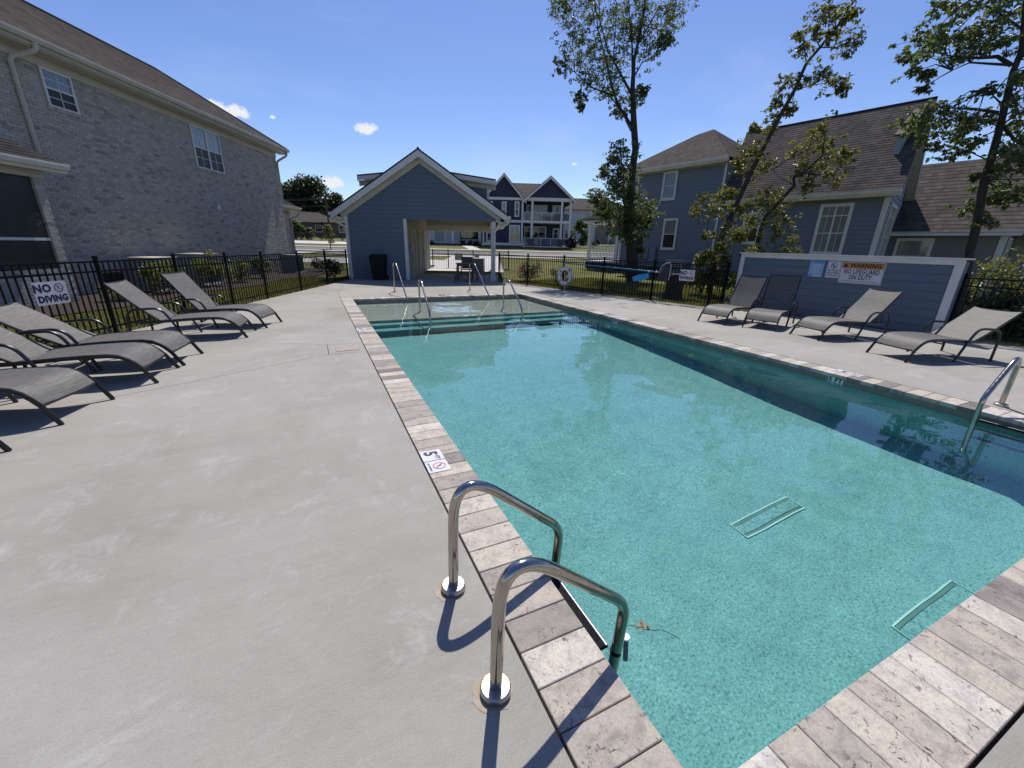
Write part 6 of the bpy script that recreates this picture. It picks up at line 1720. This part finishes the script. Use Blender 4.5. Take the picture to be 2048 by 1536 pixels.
# shrubs by the fences
def shrub(name, c, rx, rz, n, leaf, mat, label, seed, group=None, stems=5, lumps=16):
    r = random.Random(seed); c = Vector((c[0], c[1], tz(c[0], c[1])))
    t = thing(name, c, label, 'shrub', group)
    st = MB(); cl = []
    for k in range(lumps):
        a = r.uniform(0, 6.283); q = math.sqrt(r.random()) * 0.72; h = r.uniform(0.25, 0.92)
        w = math.sin(min(1.0, h * 1.15) * math.pi * 0.62 + 0.35)
        o = c + Vector((math.cos(a) * q * rx * w, math.sin(a) * q * rx * w, h * rz))
        rr = rx * r.uniform(0.22, 0.38); cl.append((o, (rr, rr, rr), n // lumps))
        if k < stems: st.tube([c + Vector((r.uniform(-.05, .05), r.uniform(-.05, .05), -0.02)), (c + o) / 2, o], [0.012, 0.009, 0.004], 5)
    st.build('stems', M['bark'], t)
    vs, fs = leaf_cloud(cl, leaf, seed, 0.1)
    leaf_obj('foliage', vs, fs, M[mat], t)
    return t
shrub('golden_shrub', WH(-11.1, 1.55, 0), 0.66, 1.05, 2600, 0.06, 'leaf_yellow', 'wide yellow-green shrub between the two loungers with raised backs and the brick house', 201)
shrub('golden_shrub', WH(-9.05, 1.6, 0), 0.60, 1.2, 2400, 0.06, 'leaf_yellow', 'rounded yellow-green shrub by the brick house, second along the mulch bed', 202)
shrub('golden_shrub', WH(-7.5, 1.5, 0), 0.52, 0.85, 1800, 0.06, 'leaf_yellow', 'smaller yellow-green shrub third along the mulch bed', 203)
shrub('green_shrub', WH(-5.6, 1.3, 0), 0.5, 0.85, 1500, 0.07, 'leaf', 'loose green shrub at the far end of the mulch bed', 204)
shrub('green_shrub', WH(-1.0, 1.8, 0), 0.55, 0.7, 1500, 0.07, 'leaf_dark', 'dark low shrub by the far corner of the brick house', 205)
shrub('green_shrub', WH(-12.9, 1.75, 0), 0.45, 0.42, 900, 0.06, 'leaf', 'low sparse green plant in the mulch under the NO DIVING sign', 206)
pc = Vector((WF(-0.55, 0.4, 0).x, WF(-0.55, 0.4, 0).y, 0))
shrub('dark_shrub', pc, 0.5, 0.9, 1600, 0.07, 'leaf_dark', 'dark shrub squeezed between the fence end and the pool house corner', 207)
fs_ = shrub('flowering_shrub', (7.75, 16.6), 0.75, 0.95, 1800, 0.06, 'leaf_dark', 'green shrub with pink blooms behind the fence by the pool house', 208)
r = random.Random(209)
leaf_obj('blooms', *leaf_cloud([(Vector((7.75 + r.uniform(-.6, .6), 16.45 + r.uniform(-.5, .4), r.uniform(.25, .9))), (.12, .12, .1), 26) for _ in range(18)], 0.07, 209), M['leaf_pink'], fs_)
shrub('flowering_shrub', (8.35, 15.0), 0.55, 0.75, 1200, 0.06, 'leaf_dark', 'low green shrub behind the fence beside the life ring', 210)
# undergrowth at the foot of the leaning trees and beyond the end of the privacy wall
for k, (px, py, d, rx, rz) in enumerate(((1405, 560, 16.2, 0.7, 1.7), (1452, 565, 15.6, 0.8, 2.3), (1492, 560, 15.0, 0.8, 1.8), (1545, 560, 16.0, 0.9, 2.1))):
    q = at_d(px, py, d)
    shrub('undergrowth_shrub', q, rx, rz, 2300, 0.10, 'leaf_olive', ['olive shrub by the NO DIVING sign beside the leaning trunk', 'tall olive shrub under the leaning tree', 'tall olive shrub between the two leaning trunks', 'olive shrub peeping over the top of the blue privacy wall'][k], 220 + k)
for k, (px, py, d, rx, rz) in enumerate(((1948, 640, 13.4, 0.7, 0.75), (2005, 650, 13.0, 0.8, 0.7), (2065, 640, 13.0, 0.9, 0.9), (2025, 560, 16.5, 1.1, 1.7), (1915, 560, 16.5, 0.9, 1.0))):
    q = at_d(px, py, d)
    shrub('undergrowth_shrub', q, rx, rz, 2000, 0.10, 'leaf_olive' if k % 2 else 'leaf_dark', ['dark shrub just past the end of the blue privacy wall', 'olive shrub behind the fence beyond the low-backed lounger', 'dark tall shrub behind the fence by the steel ladder', 'olive shrub in front of the unfinished house', 'dark shrub in front of the grey house'][k], 240 + k)

# far trees
def far_tree(px, py_base, d, htop, wpx, label, seed, mat='leaf_dark', n=5200, leaf=0.55, name='big_tree', trunk=0.35, low=0.25):
    b = at_d(px, py_base, d); z0 = tz(b.x, b.y); top = at_d(px, htop, d).z; H = top - z0; Rr = wpx / FPX * d
    r = random.Random(seed)
    t = thing(name, (b.x, b.y, z0), label, 'tree')
    MB().tube([(b.x, b.y, z0 - .2), (b.x + .1, b.y, z0 + H * .45), (b.x, b.y, z0 + H * .8)], [trunk, trunk * .7, trunk * .2], 8).build('trunk', M['bark'], t, smooth=True)
    cl = []; lm = MB()
    for k in range(34):
        h = low + (0.97 - low) * r.random() ** 0.8; a = r.uniform(0, 6.283)
        w = math.sin(math.pi * min(0.98, (h - low) / (1 - low) * 0.80 + 0.18)) ** 0.7
        q = math.sqrt(r.random())
        o = Vector((b.x + math.cos(a) * Rr * w * q * .8, b.y + math.sin(a) * Rr * w * q * .8, z0 + H * h * .95))
        rr = Rr * r.uniform(.20, .36); cl.append((o, (rr, rr, rr * .8), n // 34))
        if k % 2 == 0: lm.tube([(b.x, b.y, z0 + H * max(.2, h - .25)), o], [trunk * .25, trunk * .06], 5)
    lm.build('limbs', M['bark'], t)
    vs, fs = leaf_cloud(cl, leaf, seed, 0.1, 0.8)
    leaf_obj('crown', vs, fs, M[mat], t)
far_tree(632, 462, 105, 356, 52, 'broad dark tree crown above the ranch house roofs, in front of the cloud', 301, leaf=0.6, n=6500)
far_tree(590, 462, 108, 372, 40, 'dark tree next to the far corner of the brick house', 302, leaf=0.6)
far_tree(672, 462, 102, 392, 34, 'dark rounded tree left of the pool house gable', 303, leaf=0.6)
far_tree(560, 462, 112, 380, 36, 'dark tree mostly hidden behind the brick house corner', 304, leaf=0.6)
far_tree(592, 468, 74, 441, 16, 'bright green rounded shrub tree by the crossbuck fence', 305, 'leaf', 2600, 0.3, 'garden_tree', .08, .1)
far_tree(618, 468, 74, 455, 9, 'small round green bush by the crossbuck fence', 306, 'leaf', 1500, 0.25, 'garden_tree', .06, .05)
far_tree(660, 490, 46, 447, 11, 'spindly young street tree staked in the far lawn', 307, 'leaf_olive', 900, 0.16, 'street_tree', .05, .3)
far_tree(1160, 492, 62, 436, 21, 'light green young tree beside the navy house steps', 308, 'leaf', 3600, 0.22, 'street_tree', .08, .12)
far_tree(1141, 495, 57, 474, 13, 'small dark purple tree beside the navy house steps', 309, 'leaf_purple', 1500, 0.2, 'purple_tree', .06, .2)
for k, (px, d) in enumerate(((1179, 70), (1195, 72), (1187, 60))):
    q = at_d(px, 494, d); shrub('clipped_bush', q, 0.5, 0.9, 500, 0.16, 'leaf_dark', ['round clipped bush in front of the taupe house', 'second round clipped bush in front of the taupe house', 'low dark bush on the far lawn edge'][k], 320 + k)
for k, px in enumerate((845, 862, 925, 940, 953)):
    q = at_d(px, 490, 58.6); shrub('porch_bush', q, 0.55, 0.7, 400, 0.16, 'leaf_dark', 'low dark bush along the porch of the white house', 330 + k, 'bushes along the white house porch')

# treeline beyond the houses, read as one mass
r = random.Random(77); cl = []
for k in range(170):
    px = r.uniform(-400, 2500); d = r.uniform(150, 230)
    q = at_d(px, 480, d); z = tz(q.x, q.y)
    cl.append((Vector((q.x, q.y, z + r.uniform(0.5, 5.0))), (7, 7, 4.0), 90))
vs, fs = leaf_cloud(cl, 1.5, 77, 0, 0.9)
me = bpy.data.meshes.new('far_wood'); me.from_pydata(vs, [], fs); me.materials.append(M['leaf_dark'])
fw_ = bpy.data.objects.new('far_wood', me); col.objects.link(fw_); fw_['kind'] = 'stuff'
fw_['label'] = 'dark line of woods beyond the houses'; fw_['category'] = 'woods'

# ------------------------------------------------------------------ things along the right fence
# life ring on a post
o = FRP + FRD * 2.15 + Vector((FRD.y, -FRD.x, 0)) * 0.09; o.z = 0.50
lr = thing('life_ring', (o.x, o.y, 0.12), 'white life ring hung with its rope on the fence post', 'life ring')
nrm = Vector((FRD.y, -FRD.x, 0))
cp = [o + FRD * math.cos(a) * 0.275 + Vector((0, 0, 1)) * math.sin(a) * 0.275 for a in [k * 2 * math.pi / 36 for k in range(37)]]
MB().tube(cp, 0.085, 12, flat=0.75, side=nrm).build('ring', M['white_plastic'], lr, smooth=True)
MB().tube([o + FRD * math.cos(a) * (0.375 if k % 2 else 0.36) + Vector((0, 0, 1)) * math.sin(a) * (0.375 if k % 2 else 0.36) + nrm * 0.05 for k, a in enumerate([k * 2 * math.pi / 20 for k in range(21)])], 0.008, 6).build('grab_line', M['rope'], lr)
MB().tube([o + nrm * 0.06 + FRD * a + Vector((0, 0, b)) for a, b in ((0.0, 0.15), (0.06, -0.1), (-0.04, -0.25), (0.05, -0.38), (0.0, -0.47), (0.12, -0.485))], 0.012, 6).build('rope', M['rope'], lr)
for k in range(4):
    a = math.pi / 4 + k * math.pi / 2; c = o + FRD * math.cos(a) * 0.275 + Vector((0, 0, 1)) * math.sin(a) * 0.275
    MB().tube([c - (FRD * -math.sin(a) + Vector((0, 0, 1)) * math.cos(a)) * 0.03, c + (FRD * -math.sin(a) + Vector((0, 0, 1)) * math.cos(a)) * 0.03], 0.087, 12, flat=0.77, side=nrm).build('band', M['grey_plastic'], lr)
# skimmer net on its telescopic pole
def fpt(s, z, out=0.06): p = FRP + FRD * s + nrm * out; return Vector((p.x, p.y, z))
sk = thing('skimmer_net', fpt(4.2, 0.85), 'long blue telescopic pole with leaf skimmer net resting along the fence', 'pool net')
MB().tube([fpt(1.9, 0.97), fpt(5.85, 0.87)], 0.02, 10).build('outer_pole', M['pole_blue'], sk, smooth=True)
MB().tube([fpt(5.85, 0.87), fpt(6.7, 0.85)], 0.015, 10).build('inner_pole', M['alu'], sk, smooth=True)
for s in (5.6, 5.85): MB().tube([fpt(s - .06, 0.876), fpt(s + .0, 0.875)], 0.026, 10).build('collar', M['white_plastic'], sk, smooth=True)
rim = [(5.95, 0.70), (5.94, 0.90), (6.0, 1.05), (6.12, 1.14), (6.24, 1.16), (6.29, 1.08), (6.28, 0.85), (6.27, 0.66)]
MB().tube([fpt(s, z, 0.1) for s, z in rim], 0.011, 6).build('rim', M['alu'], sk, smooth=True)
m = MB(); k = len(rim)
front = [fpt(s, z, 0.098) for s, z in rim]; bag = [fpt(6.11 + (s - 6.11) * 0.8, 0.55 + (z - 0.6) * 0.8, 0.17) for s, z in rim]
m.add(front + bag, [tuple(range(k, 2 * k))] + [(i, i + 1, k + i + 1, k + i) for i in range(k - 1)]); m.build('net', M['net'], sk)
# pool brush
br = thing('pool_brush', fpt(5.6, 0.45), 'bright blue pool brush hanging on the fence below the pole', 'brush')
MB().tube([fpt(5.05, 0.60, 0.08), fpt(5.30, 0.66, 0.08), fpt(5.58, 0.75, 0.08)], [0.035, 0.05, 0.04], 8, flat=2.0, side=nrm).build('brush_head', M['brush_blue'], br, smooth=True)
bs = MB()
for k in range(14): bs.tube([fpt(5.07 + k * .037, 0.585 + k * .0105, 0.08), fpt(5.09 + k * .037, 0.53 + k * .0105, 0.08)], 0.011, 5)
bs.build('bristles', M['sign_paleblue'], br)
# stump
p = FRP + FRD * 6.05 + nrm * -0.75
st = thing('tree_stump', (p.x, p.y, -0.02), 'dark weathered tree stump just behind the fence under the skimmer net', 'stump')
r = random.Random(8); rings = []
m = MB(); seg = 18; prof = [(0.34, -0.05), (0.28, 0.12), (0.25, 0.35), (0.27, 0.6), (0.24, 0.74)]
vs = []
for i, (rad, z) in enumerate(prof):
    for k in range(seg):
        a = 2 * math.pi * k / seg; rr = rad * (1 + 0.14 * math.sin(3 * a + i) + 0.08 * math.sin(7 * a + 2 * i) + r.uniform(-.05, .05))
        vs.append((p.x + rr * math.cos(a), p.y + rr * math.sin(a), z + (0.06 * math.sin(2 * a) if i == len(prof) - 1 else 0)))
m.add(vs, [(i * seg + k, i * seg + (k + 1) % seg, (i + 1) * seg + (k + 1) % seg, (i + 1) * seg + k) for i in range(len(prof) - 1) for k in range(seg)] + [tuple((len(prof) - 1) * seg + k for k in range(seg))])
m.build('wood', M['bark'], st, smooth=True)
for (s, out, sz, lab) in ((3.7, -0.6, 0.07, 'small pale stone in the shaded grass behind the fence'), (5.55, -0.5, 0.11, 'larger pale stone beside the tree stump')):
    q = FRP + FRD * s + nrm * out
    bm = bmesh.new(); bmesh.ops.create_icosphere(bm, subdivisions=2, radius=sz)
    for v in bm.verts: v.co *= 1 + 0.25 * math.sin(v.co.x * 40 + v.co.y * 31) * 0.5; v.co.z *= 0.6
    me = bpy.data.meshes.new('stone'); bm.to_mesh(me); bm.free(); me.materials.append(M['concrete_far'])
    ob = bpy.data.objects.new('stone', me); col.objects.link(ob); ob.location = (q.x, q.y, 0.02); tag(ob, lab, 'stone')

# ------------------------------------------------------------------ floating bits by the ladder
fl_ = thing('pool_float', (0.185, 0.985, WL), 'white round floating cap touching the ladder rail', 'float')
MB().disc((0.185, 0.985, WL + 0.012), 0.021, 0.008, 24, 0.002).build('cap', M['white_plastic'], fl_, smooth=True)
MB().tube([(0.183, 0.975, WL + 0.012), (0.175, 0.955, WL - 0.12)], 0.011, 10).build('stem', M['grey_plastic'], fl_, smooth=True)
tw = thing('floating_twig', (0.30, 1.0, WL), 'thin twig with dead leaves floating on the water by the ladder', 'twig')
MB().tube([(0.195, 1.03, WL + 0.006), (0.25, 1.03, WL + 0.007), (0.29, 0.99, WL + 0.006), (0.34, 0.96, WL + 0.006), (0.37, 0.95, WL + 0.006), (0.41, 0.885, WL + 0.006)], 0.0016, 5).build('stem', M['twig'], tw)
r = random.Random(15); m = MB()
for k in range(16):
    c = Vector((0.285 + r.uniform(-.025, .035), 1.0 + r.uniform(-.015, .015), WL + 0.008 + r.uniform(0, .012))); a = r.uniform(0, 6.28); L = r.uniform(.008, .018)
    d = Vector((math.cos(a), math.sin(a), r.uniform(-.2, .4))) * L; s = Vector((-math.sin(a), math.cos(a), r.uniform(-.3, .3))) * L * .4
    m.add([c - d, c + s, c + d, c - s], [(0, 1, 2, 3)])
m.build('dead_leaves', M['debris'], tw)
dl = MB(); c = at_z(948, 577, 0); c = Vector((2.62, 12.64, 0.004))
r = random.Random(4)
for k in range(7):
    q = c + Vector((r.uniform(-.09, .09), r.uniform(-.05, .05), r.uniform(0.0, .03))); a = r.uniform(0, 6.28); d = Vector((math.cos(a), math.sin(a), .2)) * .05; s = Vector((-math.sin(a), math.cos(a), .3)) * .025
    dl.add([q - d, q + s, q + d, q - s], [(0, 1, 2, 3)])
tag(dl.build('fallen_leaf_clump', M['twig'], None), 'dark fallen leaf clump on the coping between the two tall handrails', 'leaves')

# ------------------------------------------------------------------ grass tufts near the fences
def grass_patch(name, pts, label, seed, h=0.055):
    r = random.Random(seed); vs, fs = [], []
    for x, y in pts:
        z = tz(x, y); a = r.uniform(0, 6.28); L = h * r.uniform(.5, 1.5); lean = r.uniform(0, .6) * L
        dx, dy = math.cos(a), math.sin(a); w = 0.0065
        k = len(vs); vs += [(x - dy * w, y + dx * w, z), (x + dy * w, y - dx * w, z), (x + dx * lean, y + dy * lean, z + L)]; fs.append((k, k + 1, k + 2))
    me = bpy.data.meshes.new(name); me.from_pydata(vs, [], fs); me.materials.append(M['grass'])
    ob = bpy.data.objects.new(name, me); col.objects.link(ob); ob['kind'] = 'stuff'; ob['label'] = label; ob['category'] = 'grass'
r = random.Random(61)
pts = []
for _ in range(42000):
    s, t = r.uniform(-7, 9), r.uniform(-2.4, -0.03) 
    p = FLP + FLD * s + Vector((FLD.y, -FLD.x, 0)) * t
    q = p - WH.P
    if q.dot(WH.n) > 2.65 + 0.25 * math.sin(q.dot(WH.d) * 1.3) and q.dot(WH.d) < 3: pts.append((p.x, p.y))
grass_patch('grass', pts, 'strip of short lawn between the deck fence and the mulch bed', 62)
pts = []
for _ in range(60000):
    s, t = r.uniform(-1.5, 9.0), -0.05 - 6.0 * r.random() ** 1.5
    p = FRP + FRD * s + nrm * t; pts.append((p.x, p.y))
grass_patch('grass', pts, 'rough lawn behind the fence with the life ring', 63, 0.075)
